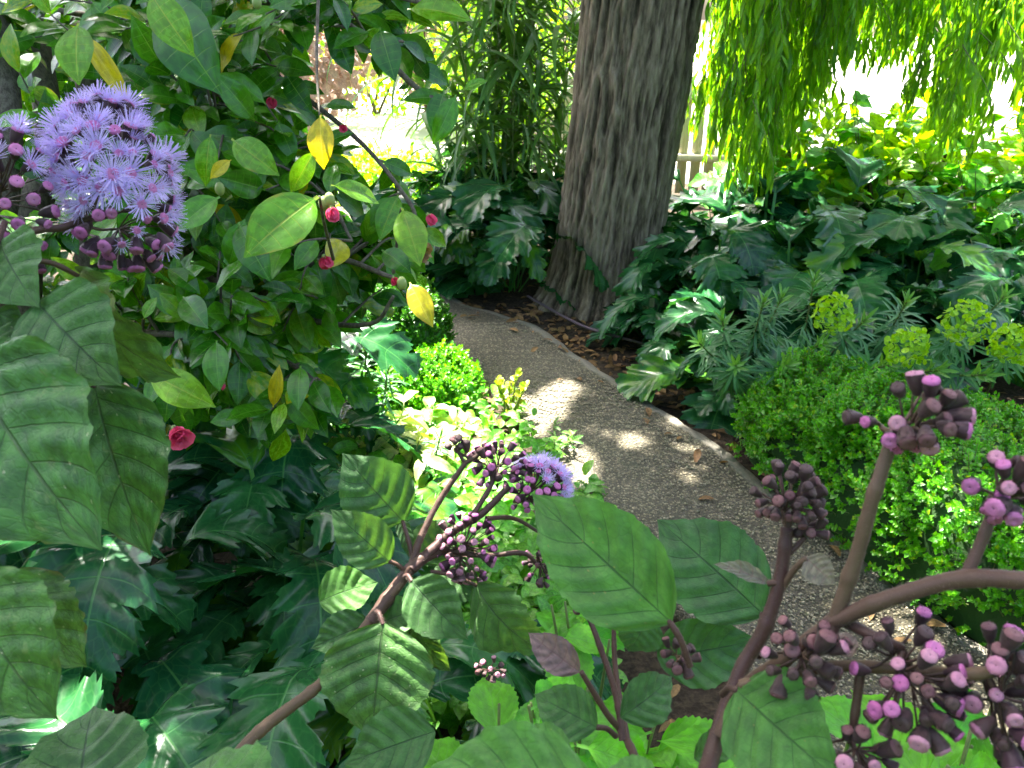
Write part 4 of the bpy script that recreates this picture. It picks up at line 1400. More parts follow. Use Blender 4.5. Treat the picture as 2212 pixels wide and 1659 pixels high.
CAMN = Vector((0, -.9, .55))
cch = [chord_of(v) for v in cm_v]
H = [  # base px,py ; tip px,py ; depth base, tip ; kind ; width
    ((688, 425), (528, 540), 1.05, .98, 'camellia_young', 1.35, (.1, -.8, .5)),
    ((692, 248), (690, 352), 1.15, 1.13, 'camellia_yellow', 1.25, (0, -1, .2)),
    ((680, 325), (628, 410), 1.15, 1.13, 'camellia_young', 1.1, (.2, -1, .2)),
    ((715, 400), (838, 405), 1.1, 1.12, 'camellia_young', 1.05, (0, -.7, .8)),
    ((712, 425), (715, 330), 1.3, 1.3, 'camellia', 1.0, (0, -.8, .6)),
    ((868, 450), (905, 550), 1.2, 1.15, 'camellia_young', 1.25, (.2, -.9, .3)),
    ((475, 425), (375, 492), 1.15, 1.12, 'camellia', 1.35, (.1, -.8, .6)),
    ((500, 300), (596, 372), 1.2, 1.18, 'camellia_young', 1.25, (.1, -.9, .4)),
    ((455, 290), (430, 390), 1.2, 1.18, 'camellia_young', 1.1, (.1, -.9, .3)),
    ((500, 345), (448, 380), 1.15, 1.14, 'camellia_yellow', 1.2, (0, -.9, .4)),
    ((170, 50), (145, 155), 1.2, 1.16, 'camellia_young', 1.5, (0, -1, .2)),
    ((175, 70), (262, 172), 1.25, 1.2, 'camellia_yellow', .55, (.5, -.8, .2)),
    ((325, -15), (375, 72), 1.1, 1.05, 'camellia_young', 1.2, (.1, -1, .3)),
    ((350, -10), (420, 158), 1.2, 1.12, 'camellia', 1.25, (-.1, -1, .3)),
    ((960, 195), (935, 285), 1.42, 1.40, 'camellia', 1.25, (0, -.9, .3)),
    ((985, 205), (945, 300), 1.38, 1.35, 'camellia', 1.0, (.3, -.9, .3)),
    ((880, 20), (1018, 28), 1.40, 1.38, 'camellia_young', 1.15, (0, -.7, .7)),
    ((820, 60), (850, 165), 1.45, 1.42, 'camellia', 1.25, (0, -.9, .4)),
    ((800, 70), (720, 95), 1.5, 1.45, 'camellia', 1.2, (0, -.8, .6)),
    ((965, 215), (875, 195), 1.5, 1.46, 'camellia', 1.1, (0, -.7, .7)),
    ((720, 60), (745, 130), 1.5, 1.46, 'camellia', 1.3, (0, -.9, .4)),
    ((885, 610), (932, 700), 1.15, 1.12, 'camellia_yellow', 1.1, (.1, -.9, .4)),
    ((825, 540), (870, 560), 1.25, 1.2, 'camellia', 1.3, (.1, -.8, .6)),
    ((320, 805), (440, 865), 1.12, 1.08, 'camellia_young', 1.15, (-.1, -.8, .7)),
    ((468, 735), (460, 830), 1.35, 1.3, 'camellia', 1.25, (0, -.9, .5)),
    ((650, 790), (640, 880), 1.35, 1.3, 'camellia', 1.1, (0, -.9, .5)),
    ((395, 640), (440, 700), 1.35, 1.3, 'camellia', 1.3, (0, -.8, .7)),
    ((515, 480), (575, 600), 1.3, 1.26, 'camellia', 1.1, (0, -.9, .5)),
    ((700, 230), (765, 225), 1.4, 1.38, 'camellia', 1.15, (0, -.6, .8)),
    ((615, 870), (590, 920), 1.35, 1.3, 'camellia_young', 1.0, (0, -.9, .4)),
    ((590, 880), (600, 800), 1.4, 1.36, 'camellia_yellow', .8, (.2, -.9, .3)),
    ((310, 690), (335, 640), 1.3, 1.3, 'camellia_young', 1.2, (0, -.8, .6)),
    ((1000, 195), (1050, 170), 1.42, 1.40, 'camellia_young', 1.0, (0, -.8, .6)),
]
for b, tp, d0, d1, key, ws, nr in H:
    i = random.randrange(3)
    hero(cm_meshes[key][i], at(*b, d0), at(*tp, d1), Vector(nr), cch[i], ws * .84, ct)
brn([at(688, -20, 1.3), at(684, 130, 1.22), at(690, 250, 1.15)], .003, .0016, 'twig')
brn([at(850, 590, 1.3), at(860, 500, 1.25), at(866, 450, 1.2)], .003, .0016, 'twig')
brn([at(720, 560, 1.3), at(700, 480, 1.15), at(690, 425, 1.05)], .003, .0018, 'twig')
brn([at(270, 830, 1.25), at(300, 860, 1.2), at(350, 905, 1.15)], .0028, .0016, 'twig')

# camellia flowers and buds: petals cupped round a centre
pet = leaf(.036, .017, 8, 3, (.5, .35), 0, 70, 20, .25, .15, 1, seed=2)
pet_m = {k: mk('petal', *pet, [M[k]]) for k in ('rose', 'crimson')}
sep = leaf(.014, .007, 4, 2, (.5, .5), 0, 60, 95, .3)
sep_m = mk('sepal', *sep, [M['budgreen']])


def camellia_flower(p, axis, s, key='rose', rings=((5, .15, 1.0), (6, .55, 1.0), (6, .95, .9), (5, 1.2, .75))):
    axis = Vector(axis).normalized()
    a1 = axis.orthogonal().normalized()
    a2 = axis.cross(a1)
    v, f, u = tube([Vector(p) - axis * .008 * s, Vector(p), Vector(p) + axis * .006 * s], .005 * s, .004 * s, 7)
    fl_ = add('flower', mk('flower', v - np.array(CB), f, u, [M['budgreen']]), Matrix.Translation(CB), ct)
    for n_, el, sc in rings:
        off = random.random() * 6
        for k in range(n_):
            az = off + 6.283 * k / n_ + random.gauss(0, .15)
            rad = a1 * math.cos(az) + a2 * math.sin(az)
            d = rad * math.cos(el) + axis * math.sin(el)
            add('petal', pet_m[key], frame(Vector(p) + rad * .002, d, axis - rad * .3, s * sc * random.uniform(.85, 1.1)), fl_)
    for k in range(4):
        az = 6.283 * k / 4
        rad = a1 * math.cos(az) + a2 * math.sin(az)
        add('sepal', sep_m, frame(Vector(p) - axis * .006 * s, rad * .6 + axis * .6, axis - rad, s), fl_)


camellia_flower(at(378, 928, 1.05), (.6, -.7, -.35), .72)
camellia_flower(at(716, 450, 1.08), (.25, -.35, -1), .5, rings=((5, .9, 1.0), (5, 1.2, .9), (4, 1.4, .8)))
camellia_flower(at(925, 465, 1.25), (.6, -.3, -.8), .5, rings=((4, .9, 1.0), (4, 1.2, .9)))
for (px, py, d, s) in ((378, 122, 1.6, .42), (588, 212, 1.55, .6), (700, 555, 1.4, .6), (740, 270, 1.4, .4), (850, 600, 1.2, .36), (483, 828, 1.4, .4)):
    camellia_flower(at(px, py, d), (random.gauss(0, .4), -.3, -.8), s, 'crimson' if py != 828 else 'rose', ((4, 1.15, 1.0), (3, 1.35, .9)))


def ovoid(c, r, k=1.25, n=7, m=6, axis=(0, 0, 1)):
    axis = Vector(axis).normalized()
    a1 = axis.orthogonal().normalized()
    a2 = axis.cross(a1)
    V, Fq = [], []
    for i in range(m + 1):
        ph = math.pi * i / m
        for j in range(n):
            th = 6.283 * j / n
            V.append(Vector(c) + (a1 * math.cos(th) + a2 * math.sin(th)) * max(math.sin(ph), .03) * r - axis * math.cos(ph) * r * k)
    for i in range(m):
        for j in range(n):
            Fq.append((i * n + j, i * n + (j + 1) % n, (i + 1) * n + (j + 1) % n, (i + 1) * n + j))
    return np.array(V), np.array(Fq), np.zeros((len(V), 2))


for (px, py, d) in ((712, 432, 1.09), (700, 440, 1.1), (868, 612, 1.2), (555, 5, 1.3), (500, 150, 1.6), (475, 408, 1.25)):
    v, f, u = ovoid(at(px, py, d), .008, 1.35)
    add('bud', mk('bud', v - np.array(CB), f, u, [M['budgreen']]), Matrix.Translation(CB), ct)
# withered brown flower
wb = at(910, 545, 1.22)
v, f, u, _ = joinq([(*scatter(pet, np.array([np.array(frame(wb, rdir() + Vector((0, 0, -.4)), rdir(), .55)) for k in range(16)])), 0)])
add('withered_flower', mk('withered_flower', v - np.array(CB), f, u, [M['brownleaf']]), Matrix.Translation(CB), ct)

# ------------------------------------------------------------------ mist flower shrubs in the foreground
def big_leaf(seed, **k):
    a = dict(L=.16, Wd=.053, nt=44, nh=6, prof=(.66, 1.25), shear=.22, e0=10, e1=-22, fold=.24, wave=.09, wf=2, quilt=.085, nv=6, ser=.045, sern=34, pw=.003, seed=seed)
    a.update(k)
    return leaf(**a)


ml_v = [big_leaf(0, rag=.05), big_leaf(1, e1=-40, fold=.26, rag=.08, prof=(.68, 1.3)), big_leaf(2, prof=(.64, 1.15), quilt=.08, fold=.12, wave=.10, rag=.16), big_leaf(3, prof=(.66, 1.2), Wd=.06, e0=20, e1=-55, fold=.1, wave=.14, quilt=.06, rag=.4)]
ml_ch = [chord_of(v) for v in ml_v]
ml = {k: [mk('mist_flower_leaf', *v, [M[k]]) for v in ml_v] for k in ('mist', 'mist_old', 'mist_bright', 'mist_bract')}

# florets: cup, pink disc, lilac threads
def make_floret(kind, seed):
    rs = random.Random(seed)
    n = 12
    prof = [(.0011, -.0096), (.0024, -.0078), (.0036, -.0040), (.0043, -.0004), (.0046, .0012)]
    V, Fq, mi = [], [], []
    for r, z in prof:
        for j in range(n):
            th = 6.283 * j / n
            rr = r * (1.06 if j % 2 else .93)
            V.append((rr * math.cos(th), rr * math.sin(th), z))
    for i in range(len(prof) - 1):
        for j in range(n):
            Fq.append((i * n + j, i * n + (j + 1) % n, (i + 1) * n + (j + 1) % n, (i + 1) * n + j))
            mi.append(0)
    # disc dome
    rows = [(.0044, .0010), (.0041, .0024), (.0024, .0031), (.0003, .0024)]
    if kind == 'bud':
        rows = [(.0042, .0010), (.0036, .0022), (.0020, .0027), (.0003, .0024)]
    b0 = len(V)
    for r, z in rows:
        for j in range(n):
            th = 6.283 * j / n
            V.append((r * math.cos(th), r * math.sin(th), z + rs.uniform(-.0002, .0002)))
    for i in range(len(rows) - 1):
        for j in range(n):
            Fq.append((b0 + i * n + j, b0 + i * n + (j + 1) % n, b0 + (i + 1) * n + (j + 1) % n, b0 + (i + 1) * n + j))
            mi.append(1)
    if kind in ('pink', 'bud'):                      # fuzzy rim of short bristles and loose scales
        for k in range(34):
            th = rs.random() * 6.283
            el = rs.uniform(.5, 1.4)
            rr0 = rs.uniform(.0020, .0043)
            ln = rs.uniform(.0006, .0015) if kind == 'pink' else rs.uniform(.0004, .0009)
            d = Vector((math.cos(th) * math.cos(el), math.sin(th) * math.cos(el), math.sin(el)))
            p = Vector((math.cos(th) * rr0, math.sin(th) * rr0, .0020))
            sd = Vector((-math.sin(th), math.cos(th), 0)) * .00028
            b = len(V)
            V += [tuple(p - sd), tuple(p + sd), tuple(p + d * ln + sd * .5), tuple(p + d * ln - sd * .5)]
            Fq.append((b, b + 1, b + 2, b + 3))
            mi.append(1)
        for k in range(14):
            th = k * 2.4
            z0 = rs.uniform(-.007, -.001)
            rr0 = .0044 + z0 * .22
            p = Vector((math.cos(th) * rr0, math.sin(th) * rr0, z0))
            d = Vector((math.cos(th) * .45, math.sin(th) * .45, 1)) * rs.uniform(.0018, .003)
            sd = Vector((-math.sin(th), math.cos(th), 0)) * .0008
            b = len(V)
            V += [tuple(p - sd), tuple(p + sd), tuple(p + d + sd * .2), tuple(p + d - sd * .2)]
            Fq.append((b, b + 1, b + 2, b + 3))
            mi.append(0)
    if kind in ('open', 'half'):
        nf = 88 if kind == 'open' else 26
        for k in range(nf):
            th = rs.random() * 6.283
            el = rs.uniform(.15, 1.15)
            ln = rs.uniform(.0080, .0125) * (1 if kind == 'open' else .7)
            r0 = .0034 * math.cos(el) ** .5
            d = Vector((math.cos(th) * math.cos(el), math.sin(th) * math.cos(el), math.sin(el)))
            p = Vector((math.cos(th) * r0, math.sin(th) * r0, .0018))
            s = Vector((-math.sin(th), math.cos(th), 0)) * .00029
            e = p + d * ln + Vector((0, 0, -.0008 * rs.random()))
            b = len(V)
            V += [tuple(p - s), tuple(p + s), tuple(e + s * .8), tuple(e - s * .8)]
            Fq.append((b, b + 1, b + 2, b + 3))
            mi.append(2)
    return V, Fq, mi


def floret_mesh(kind, seed, cup='cup', disc='pink'):
    V, Fq, mi = make_floret(kind, seed)
    return mk('floret', V, Fq, None, [M[cup], M[disc], M['lilac']], mi)


FL = {'open': [floret_mesh('open', s) for s in range(3)], 'half': [floret_mesh('half', s + 5) for s in range(2)], 'pink': [floret_mesh('pink', 9), floret_mesh('pink', 19)],
      'bud': [floret_mesh('bud', 11, 'cupbrown', 'cupbrown'), floret_mesh('bud', 13, 'cupbrown', 'budtop')], 'pale': [floret_mesh('pink', 12, 'cupbrown', 'palepink')]}


def cluster(parent, node, pts, size, stemr=.0014, stem='maroon', out=None, hubs=6, sag=.0):
    """node: where the flower stalk divides; pts: list of (position, outward dir, kind)"""
    base = W[parent.name].translation
    parts = []
    cen = sum((p for p, o, k in pts), Vector()) / len(pts)
    # a few sub-stalks, each feeding its nearest florets
    hs = []
    for k in range(hubs):
        q = pts[int(k * len(pts) / hubs)]
        hs.append(node.lerp(q[0] - q[1] * .02, .62))
    for h in hs:
        parts.append((*tube(smooth_path([node, node.lerp(h, .5) + (h - cen) * .08, h], 3), stemr * 1.7, stemr, 5), 0))
    for p, o, k in pts:
        h = min(hs, key=lambda e: (e - p).length)
        e = p - o * .0065 * size
        parts.append((*tube([h, h.lerp(e, .55) - o * .003, e], stemr * .75, stemr * .55, 4), 0))
    v, f, u, mi = joinq(parts)
    cl_ = add('flower_cluster', mk('flower_cluster', v - np.array(base), f, u, [M[stem]]), Matrix.Translation(base), parent)
    for p, o, k in pts:
        o = (o + rdir(.34)).normalized()
        x = o.orthogonal().normalized()
        y = o.cross(x)
        s = size * random.uniform(.68, 1.2)
        add('floret', random.choice(FL[k]), Matrix(((x.x * s, y.x * s, o.x * s, p.x), (x.y * s, y.y * s, o.y * s, p.y), (x.z * s, y.z * s, o.z * s, p.z), (0, 0, 0, 1))), cl_)
    return cl_


def dome(c, axis, rx, ry, rz, n, kindf, lim=-.1, face=None):
    """florets over a dome: axis is its top; kindf(dirlocal) -> kind"""
    axis = Vector(axis).normalized()
    a1 = axis.cross(Vector((0, 0, 1)))
    a1 = a1.normalized() if a1.length > .1 else Vector((1, 0, 0))
    a2 = a1.cross(axis)
    out = []
    for k in range(n):
        z = 1 - (1 - lim) * (k + .5) / n
        az = k * 2.39996
        r = math.sqrt(max(0, 1 - z * z))
        lx, ly = r * math.cos(az), r * math.sin(az)
        o = a1 * lx + a2 * ly + axis * z
        p = c + a1 * lx * rx + a2 * ly * ry + axis * z * rz + rdir(.0035)
        out.append((p, o.normalized(), kindf(lx, ly, z)))
    return out


def stem(parent, pts, r0, r1, mat='maroon', name='stem'):
    sp_ = smooth_path(pts, 16)
    v, f, u = tube(sp_, r0, r1, 9, .08, .16)
    V, Fq = [], []
    n = len(sp_)
    for i in range(n - 1):
        a, b = sp_[i], sp_[i + 1]
        T = (b - a).normalized()
        r = r0 + (r1 - r0) * i / n
        for k in range(min(60, int((b - a).length * 5200))):
            o = T.cross(rdir())
            if o.length < .1:
                continue
            o.normalize()
            p = a.lerp(b, random.random()) + o * r * .96
            e = p + (o + rdir(.5)) * random.uniform(.0008, .0021)
            w_ = T * .00011
            q = len(V)
            V += [p - w_, p + w_, e + w_ * .3, e - w_ * .3]
            Fq.append((q, q + 1, q + 2, q + 3))
    parts = [(v, f, u, 0)]
    if V:
        parts.append((np.array(V), np.array(Fq), np.zeros((len(V), 2)), 1))
    v, f, u, mi = joinq(parts)
    return add(name, mk(name, v - np.array(parent.location), f, u, [M[mat], M['stemhair']], mi), Matrix.Translation(parent.location), parent)


def mleaf(parent, b, tp, d0, d1, key='mist', ws=1.0, var=0, nr=(0, -.85, .55), petiole=None, pmat='maroon'):
    B, T = at(*b, d0), at(*tp, d1)
    hero(ml[key][var], B, T, Vector(nr), ml_ch[var], ws, parent)
    if petiole:
        q = at(*petiole[:2], petiole[2])
        stem(parent, [q, q.lerp(B, .5) + Vector((0, 0, .004)), B + (T - B) * .02], .0028, .0022, pmat, 'petiole')


# --- left shrub
lb = Vector((-.62, .42, 0))
ls = thing('mist_flower_shrub', lb, 'mist flower shrub with fluffy lilac flower domes and big worn leaves', 'shrub', 'mist flower shrubs')
stem(ls, [lb, at(-60, 1500, .62), at(-50, 900, .66), at(-40, 650, .7), at(20, 560, .74)], .011, .006, 'brownstem')
stem(ls, [at(-50, 720, .68), at(40, 520, .74), at(140, 490, .78), at(200, 470, .80)], .0045, .003, 'maroon')
stem(ls, [at(-45, 700, .68), at(-20, 560, .7), at(10, 480, .74)], .0045, .003, 'maroon')
stem(ls, [at(-45, 680, .68), at(30, 640, .72), at(85, 655, .72)], .004, .0028, 'maroon')
c = at(252, 400, .82)
pts = dome(c, (.45, -.75, .5), .050, .090, .048, 84, lambda x, y, z: 'open' if (y > -.45 and random.random() < .86) else ('pink' if random.random() < .8 else 'half'), -.25)
pts = [(p + rdir(.006), o, k) for p, o, k in pts]
cluster(ls, at(170, 480, .86), pts, 1.4, .0013, 'maroon', hubs=9)
c = at(32, 440, .78)
pts = dome(c, (-.05, -.95, .35), .044, .072, .045, 46, lambda x, y, z: 'open' if y > .3 and random.random() < .65 else 'pink', -.1)
cluster(ls, at(-10, 520, .84), pts, 1.3, .0013, 'maroon', hubs=7)
mleaf(ls, (80, 652), (242, 824), .70, .66, 'mist', 1.25, 0, (.1, -.9, .5))
mleaf(ls, (175, 596), (292, 835), .80, .74, 'mist_old', .85, 3, (-.75, -.6, .35), (60, 560, .76), 'brownstem')
mleaf(ls, (-70, 770), (172, 1182), .66, .58, 'mist_old', 1.05, 2, (0, -.9, .5))
mleaf(ls, (205, 832), (290, 1188), .72, .66, 'mist_old', .95, 1, (.25, -.9, .4), (60, 770, .74))
mleaf(ls, (0, 520), (65, 655), .72, .68, 'mist', 1.3, 0, (.1, -.95, .3))
mleaf(ls, (-70, 1250), (62, 1565), .60, .55, 'mist_old', 1.25, 1, (.2, -.9, .4))
mleaf(ls, (20, 1250), (150, 1430), .66, .62, 'mist_old', .9, 3, (.5, -.8, .3))
mleaf(ls, (170, 1800), (190, 1510), .62, .70, 'mist', 1.5, 0, (0, -.55, .85))
mleaf(ls, (470, 1850), (430, 1575), .50, .58, 'mist_bright', 1.35, 1, (0, -.5, .85))
mleaf(ls, (-60, 640), (30, 700), .74, .72, 'mist', 1.2, 1, (0, -.9, .4))
mleaf(ls, (-40, 730), (110, 800), .72, .7, 'mist_old', 1.1, 2, (0, -.5, .9))

# --- centre shrub
cb = Vector((-.42, .18, 0))
cs = thing('mist_flower_shrub', cb, 'mist flower stem crossing the acanthus, with a lilac crest and pink bud cluster', 'shrub', 'mist flower shrubs')
stem(cs, [cb, at(200, 2060, .66), at(380, 1810, .74), at(540, 1600, .82), at(700, 1470, .86), at(800, 1340, .9), at(880, 1240, .93)], .0075, .0052, 'brownstem')
stem(cs, [at(800, 1345, .9), at(860, 1262, .925), at(900, 1215, .93), at(960, 1185, .95)], .008, .006, 'maroon')
stem(cs, [at(885, 1240, .925), at(905, 1170, .94), at(950, 1080, .96), at(1005, 1000, .97)], .0048, .0032)
stem(cs, [at(890, 1230, .925), at(975, 1150, .95), at(1040, 1110, .96), at(1100, 1050, .97)], .0062, .0038)
stem(cs, [at(1020, 1115, .955), at(1060, 1050, .965), at(1068, 1010, .97)], .0034, .0024)
stem(cs, [at(1005, 1000, .97), at(1030, 985, .97), at(1050, 965, .975)], .003, .002)
stem(cs, [at(1005, 1002, .97), at(995, 985, .97), at(985, 962, .97)], .0026, .002)
stem(cs, [at(960, 1190, .95), at(1050, 1200, .97), at(1130, 1195, .98), at(1165, 1225, .99)], .0038, .0024)
stem(cs, [at(1050, 1120, .955), at(1110, 1120, .98), at(1165, 1150, .98)], .003, .002)
tops = []
for k in range(9):
    tops.append((at(random.uniform(955, 1040), random.uniform(943, 972), .965) + rdir(.006), (Vector((0, -.3, 1)) + rdir(.5)).normalized(), 'bud'))
cluster(cs, at(992, 978, .97), tops, 1.0, .0011, 'maroon', hubs=3)
pts = dome(at(1075, 1005, .985), (-.1, -.55, .85), .034, .028, .026, 34, lambda x, y, z: 'pink' if random.random() < .72 else 'bud', -.2)
cluster(cs, at(1062, 1040, .98), pts, .98, .0011, 'maroon', hubs=5)
pts = dome(at(1160, 1060, .99), (.45, -.3, .8), .040, .036, .034, 56, lambda x, y, z: 'open' if (x < .25 and z > .05) and random.random() < .85 else 'pink', -.2)
cluster(cs, at(1110, 1085, .985), pts, 1.0, .0011, 'maroon', hubs=6)
pts = dome(at(1008, 1185, .955), (.1, -.75, .5), .036, .040, .03, 46, lambda x, y, z: 'pale' if random.random() < .45 else 'pink', -.1)
cluster(cs, at(955, 1195, .955), pts, 1.02, .0011, 'maroon', hubs=6)
pts = dome(at(1165, 1215, 1.0), (.1, -.4, -.6), .018, .018, .03, 20, lambda x, y, z: 'bud' if random.random() < .7 else 'pink', -.5)
cluster(cs, at(1160, 1195, .99), pts, .85, .001, 'maroon', hubs=4)
mleaf(cs, (872, 1128), (738, 982), .95, .93, 'mist', 1.25, 0, (-.1, -.75, .6), (895, 1225, .93))
mleaf(cs, (842, 1214), (715, 1102), .92, .90, 'mist', 1.0, 0, (.1, -.8, .6), (880, 1240, .93))
mleaf(cs, (888, 1254), (1004, 1382), .90, .86, 'mist', 1.1, 0, (-.1, -.85, .5), (875, 1245, .92))
mleaf(cs, (828, 1345), (800, 1605), .88, .84, 'mist_old', 1.55, 2, (.05, -.9, .45), (812, 1320, .9))
mleaf(cs, (815, 1350), (905, 1310), .92, .9, 'mist', 1.2, 1, (0, -.6, .8))
mleaf(cs, (885, 1335), (958, 1462), .93, .9, 'mist_old', .9, 1, (-.3, -.85, .4))
mleaf(cs, (1028, 1262), (1152, 1432), .94, .9, 'mist', .95, 3, (-.5, -.75, .4), (930, 1235, .94))
mleaf(cs, (905, 1215), (975, 1120), .98, .98, 'mist', 1.3, 2, (.2, -.7, .7))
mleaf(cs, (940, 1225), (1040, 1290), .97, .95, 'mist', 1.2, 1, (0, -.7, .7))
mleaf(cs, (800, 1345), (670, 1400), .92, .9, 'mist', 1.1, 0, (0, -.7, .7))
mleaf(cs, (690, 1300), (810, 1250), 1.05, 1.05, 'mist_bright', 1.3, 1, (0, -.6, .8))
mleaf(cs, (940, 1580), (740, 1650), .80, .78, 'mist', 1.15, 0, (0, -.6, .8))
mleaf(cs, (860, 1120), (890, 1200), .97, .95, 'mist', .6, 1, (.5, -.8, .3))

# --- right shrub
rb = Vector((.22, .40, 0))
rs_ = thing('mist_flower_shrub', rb, 'mist flower shrub with thick maroon stalks and plump purple bud clusters', 'shrub', 'mist flower shrubs')
stem(rs_, [rb, rb + Vector((-.02, 0, .45)), at(1440, 2150, .49), at(1475, 1950, .52), at(1500, 1800, .55), at(1540, 1620, .6), at(1600, 1450, .62), at(1650, 1360, .62), at(1685, 1250, .62), at(1700, 1140, .62)], .0085, .0048, 'maroon')
stem(rs_, [at(1556, 1590, .6), at(1605, 1490, .6), at(1700, 1420, .56), at(1805, 1335, .54)], .006, .005, 'mauvestem')
stem(rs_, [at(1805, 1335, .54), at(1850, 1200, .53), at(1890, 1060, .52), at(1932, 935, .52)], .0052, .0042, 'mauvestem')
stem(rs_, [at(1800, 1345, .54), at(1900, 1300, .52), at(2070, 1252, .50), at(2240, 1255, .48), at(2420, 1262, .47)], .0052, .0058, 'mauvestem')
stem(rs_, [at(2085, 1248, .50), at(2120, 1170, .50), at(2145, 1100, .50)], .0040, .0030, 'mauvestem')
stem(rs_, [at(1800, 1350, .54), at(1770, 1390, .54), at(1730, 1430, .54)], .005, .003, 'maroon')
stem(rs_, [at(1830, 1345, .54), at(1900, 1380, .52), at(1950, 1400, .52)], .0042, .003, 'maroon')
stem(rs_, [at(1600, 1480, .58), at(1800, 1440, .55), at(2000, 1450, .52), at(2110, 1455, .5), at(2300, 1420, .5)], .0040, .0036, 'brownstem')
stem(rs_, [at(1345, 1600, .8), at(1330, 1500, .82), at(1290, 1380, .84), at(1270, 1330, .85)], .0038, .0026)
stem(rs_, [at(1355, 1600, .8), at(1330, 1450, .84), at(1325, 1330, .86)], .0034, .0024)
stem(rs_, [at(1420, 1750, .7), at(1355, 1600, .8), at(1310, 1540, .8), at(1255, 1450, .8)], .0045, .0026)
stem(rs_, [at(1860, 1440, .53), at(1850, 1520, .53), at(1840, 1590, .53)], .0034, .0024)
stem(rs_, [at(1700, 1200, .62), at(1740, 1160, .62)], .0026, .002)


def heap(c0, d, n, rx, ry, kinds, seed):
    rr = random.Random(seed)
    out = []
    tr = 0
    while len(out) < n and tr < 900:
        tr += 1
        x, y = rr.uniform(-1, 1), rr.uniform(-1, 1)
        if x * x + y * y > 1:
            continue
        z = math.sqrt(max(0, 1 - x * x - y * y))
        p = at(c0[0] + x * rx, c0[1] + y * ry, d) - _fw * z * .022 * rx / 60 + _fw * rr.uniform(-.004, .020)
        if any((p - q[0]).length < .0110 for q in out):
            continue
        o = (Vector((x * .8, 0, 0)) + _up * (-y * .8 + .15) - _fw * (z * .75 + .05)).normalized()
        out.append((p, o, rr.choice(kinds)))
    return out


K1 = ['pink', 'bud', 'bud', 'bud', 'pale']
cluster(rs_, at(1930, 935, .52), heap((1950, 895), .52, 24, 115, 85, K1, 1), 1.22, .0016, 'mauvestem', hubs=6)
cluster(rs_, at(2145, 1095, .50), heap((2160, 1045), .50, 18, 85, 80, ['pink', 'pink', 'pink', 'bud', 'pale'], 2), 1.2, .0016, 'mauvestem', hubs=5)
cluster(rs_, at(1702, 1140, .62), heap((1705, 1068), .62, 32, 78, 66, ['bud'], 3), 1.05, .0015, 'maroon', hubs=6)
cluster(rs_, at(1745, 1155, .62), heap((1745, 1140), .62, 10, 40, 30, ['bud'], 13), .95, .0015, 'maroon', hubs=3)
cluster(rs_, at(1735, 1425, .54), heap((1735, 1420), .54, 20, 90, 105, ['bud', 'bud', 'bud', 'pale'], 4), 1.2, .0016, 'maroon', hubs=5)
cluster(rs_, at(1950, 1405, .52), heap((1965, 1460), .52, 34, 115, 140, K1, 5), 1.25, .0016, 'maroon', hubs=7)
cluster(rs_, at(2130, 1455, .5), heap((2165, 1490), .5, 26, 70, 160, ['pink', 'bud', 'bud', 'pale'], 6), 1.25, .0016, 'maroon', hubs=6)
cluster(rs_, at(1840, 1590, .53), heap((1850, 1610), .53, 12, 85, 60, ['bud', 'bud', 'pale'], 7), 1.2, .0016, 'maroon', hubs=4)
cluster(rs_, at(1270, 1330, .85), heap((1265, 1305), .85, 10, 30, 26, ['bud'], 8), .9, .0012, 'maroon', hubs=3)
cluster(rs_, at(1325, 1330, .86), heap((1330, 1310), .86, 8, 26, 22, ['bud'], 9), .9, .0012, 'maroon', hubs=3)
cluster(rs_, at(1475, 1440, .66), heap((1470, 1425), .66, 12, 38, 34, ['bud'], 10), .9, .0012, 'brownstem', hubs=3)
cluster(rs_, at(1050, 1450, 1.1), heap((1060, 1445), 1.1, 12, 36, 26, ['bud', 'pale'], 14), .85, .0012, 'maroon', hubs=3)

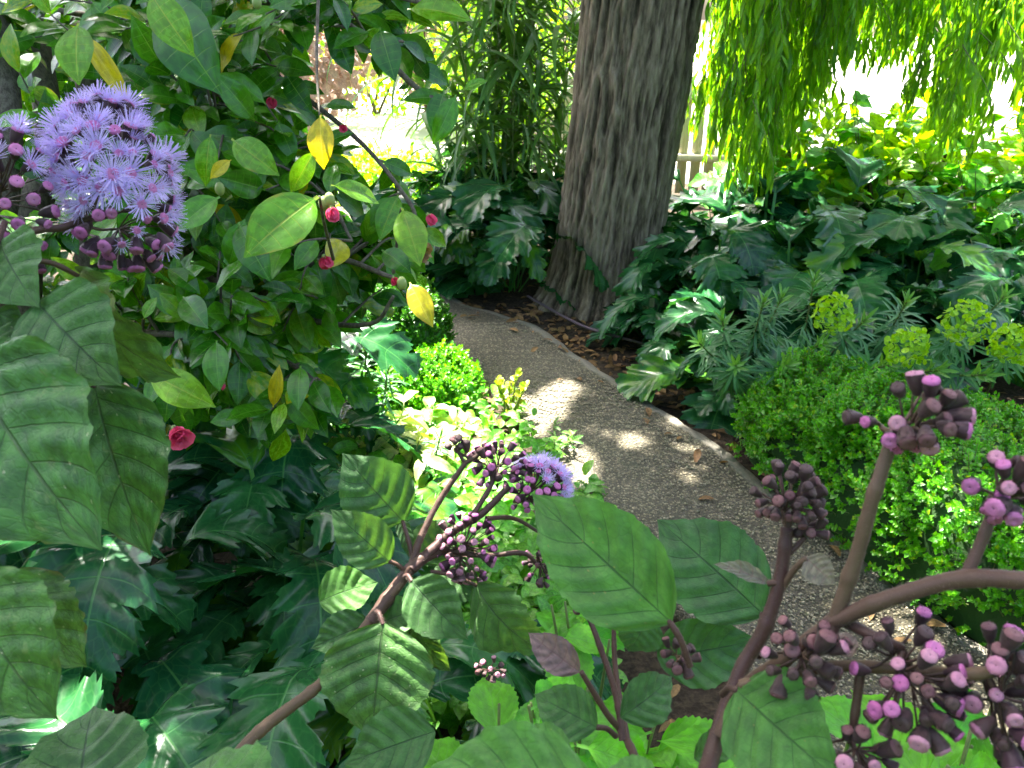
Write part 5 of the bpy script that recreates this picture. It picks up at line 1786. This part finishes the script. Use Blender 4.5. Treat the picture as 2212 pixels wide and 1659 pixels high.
mleaf(rs_, (1450, 1345), (1140, 1060), .62, .66, 'mist_bright', .86, 0, (-.15, -.8, .6), (1490, 1440, .62))
mleaf(rs_, (1650, 1330), (1420, 1118), .80, .84, 'mist', 1.1, 2, (.05, -.85, .5), (1640, 1420, .74))
mleaf(rs_, (1420, 1420), (1640, 1390), .84, .80, 'mist', 1.0, 1, (0, -.8, .6))
mleaf(rs_, (1252, 1452), (1138, 1366), .80, .82, 'mist_bract', .85, 0, (-.2, -.7, .7))
mleaf(rs_, (1590, 1490), (1810, 1690), .58, .50, 'mist_bright', 1.25, 0, (-.1, -.85, .5), (1560, 1500, .6))
mleaf(rs_, (1300, 1740), (880, 1655), .46, .46, 'mist_bright', .9, 1, (0, -.35, .95))
mleaf(rs_, (1240, 1660), (1080, 1600), .56, .58, 'mist_bright', 1.2, 1, (0, -.4, .9))
mleaf(rs_, (1420, 1720), (1300, 1660), .44, .45, 'camellia_x' if False else 'mist_bright', 1.5, 0, (.2, -.3, .95))
mleaf(rs_, (1290, 1572), (1150, 1498), .70, .72, 'mist', 1.15, 0, (0, -.7, .7), (1330, 1590, .72))
mleaf(rs_, (1340, 1550), (1470, 1460), .74, .76, 'mist', 1.0, 1, (0, -.8, .6))
mleaf(rs_, (1660, 1262), (1545, 1205), .62, .63, 'mist_bract', .5, 1, (0, -.5, .85), (1688, 1275, .62), 'mauvestem')
mleaf(rs_, (1742, 1205), (1802, 1262), .60, .58, 'mist_bract', 1.3, 0, (-.3, -.8, .4), (1690, 1270, .62), 'mauvestem')
mleaf(rs_, (1400, 1330), (1360, 1420), .80, .8, 'mist', 1.6, 1, (0, -.9, .3))
mleaf(rs_, (1500, 1640), (1600, 1570), .66, .66, 'mist', .9, 1, (0, -.8, .5))
mleaf(rs_, (1840, 1420), (1800, 1360), .56, .58, 'mist_bract', 1.2, 0, (0, -.9, .4))

# ------------------------------------------------------------------ pipe by the trunk
v, f, u = tube(smooth_path([gnd(1140, 640, .02), gnd(1230, 690, .025), gnd(1290, 715, .025), gnd(1400, 745, .02)], 6), .008, .008, 8)
add('irrigation_pipe', mk('irrigation_pipe', v, f, u, [M['hose']]), label='thin mauve-grey watering pipe lying at the foot of the trunk', category='pipe')
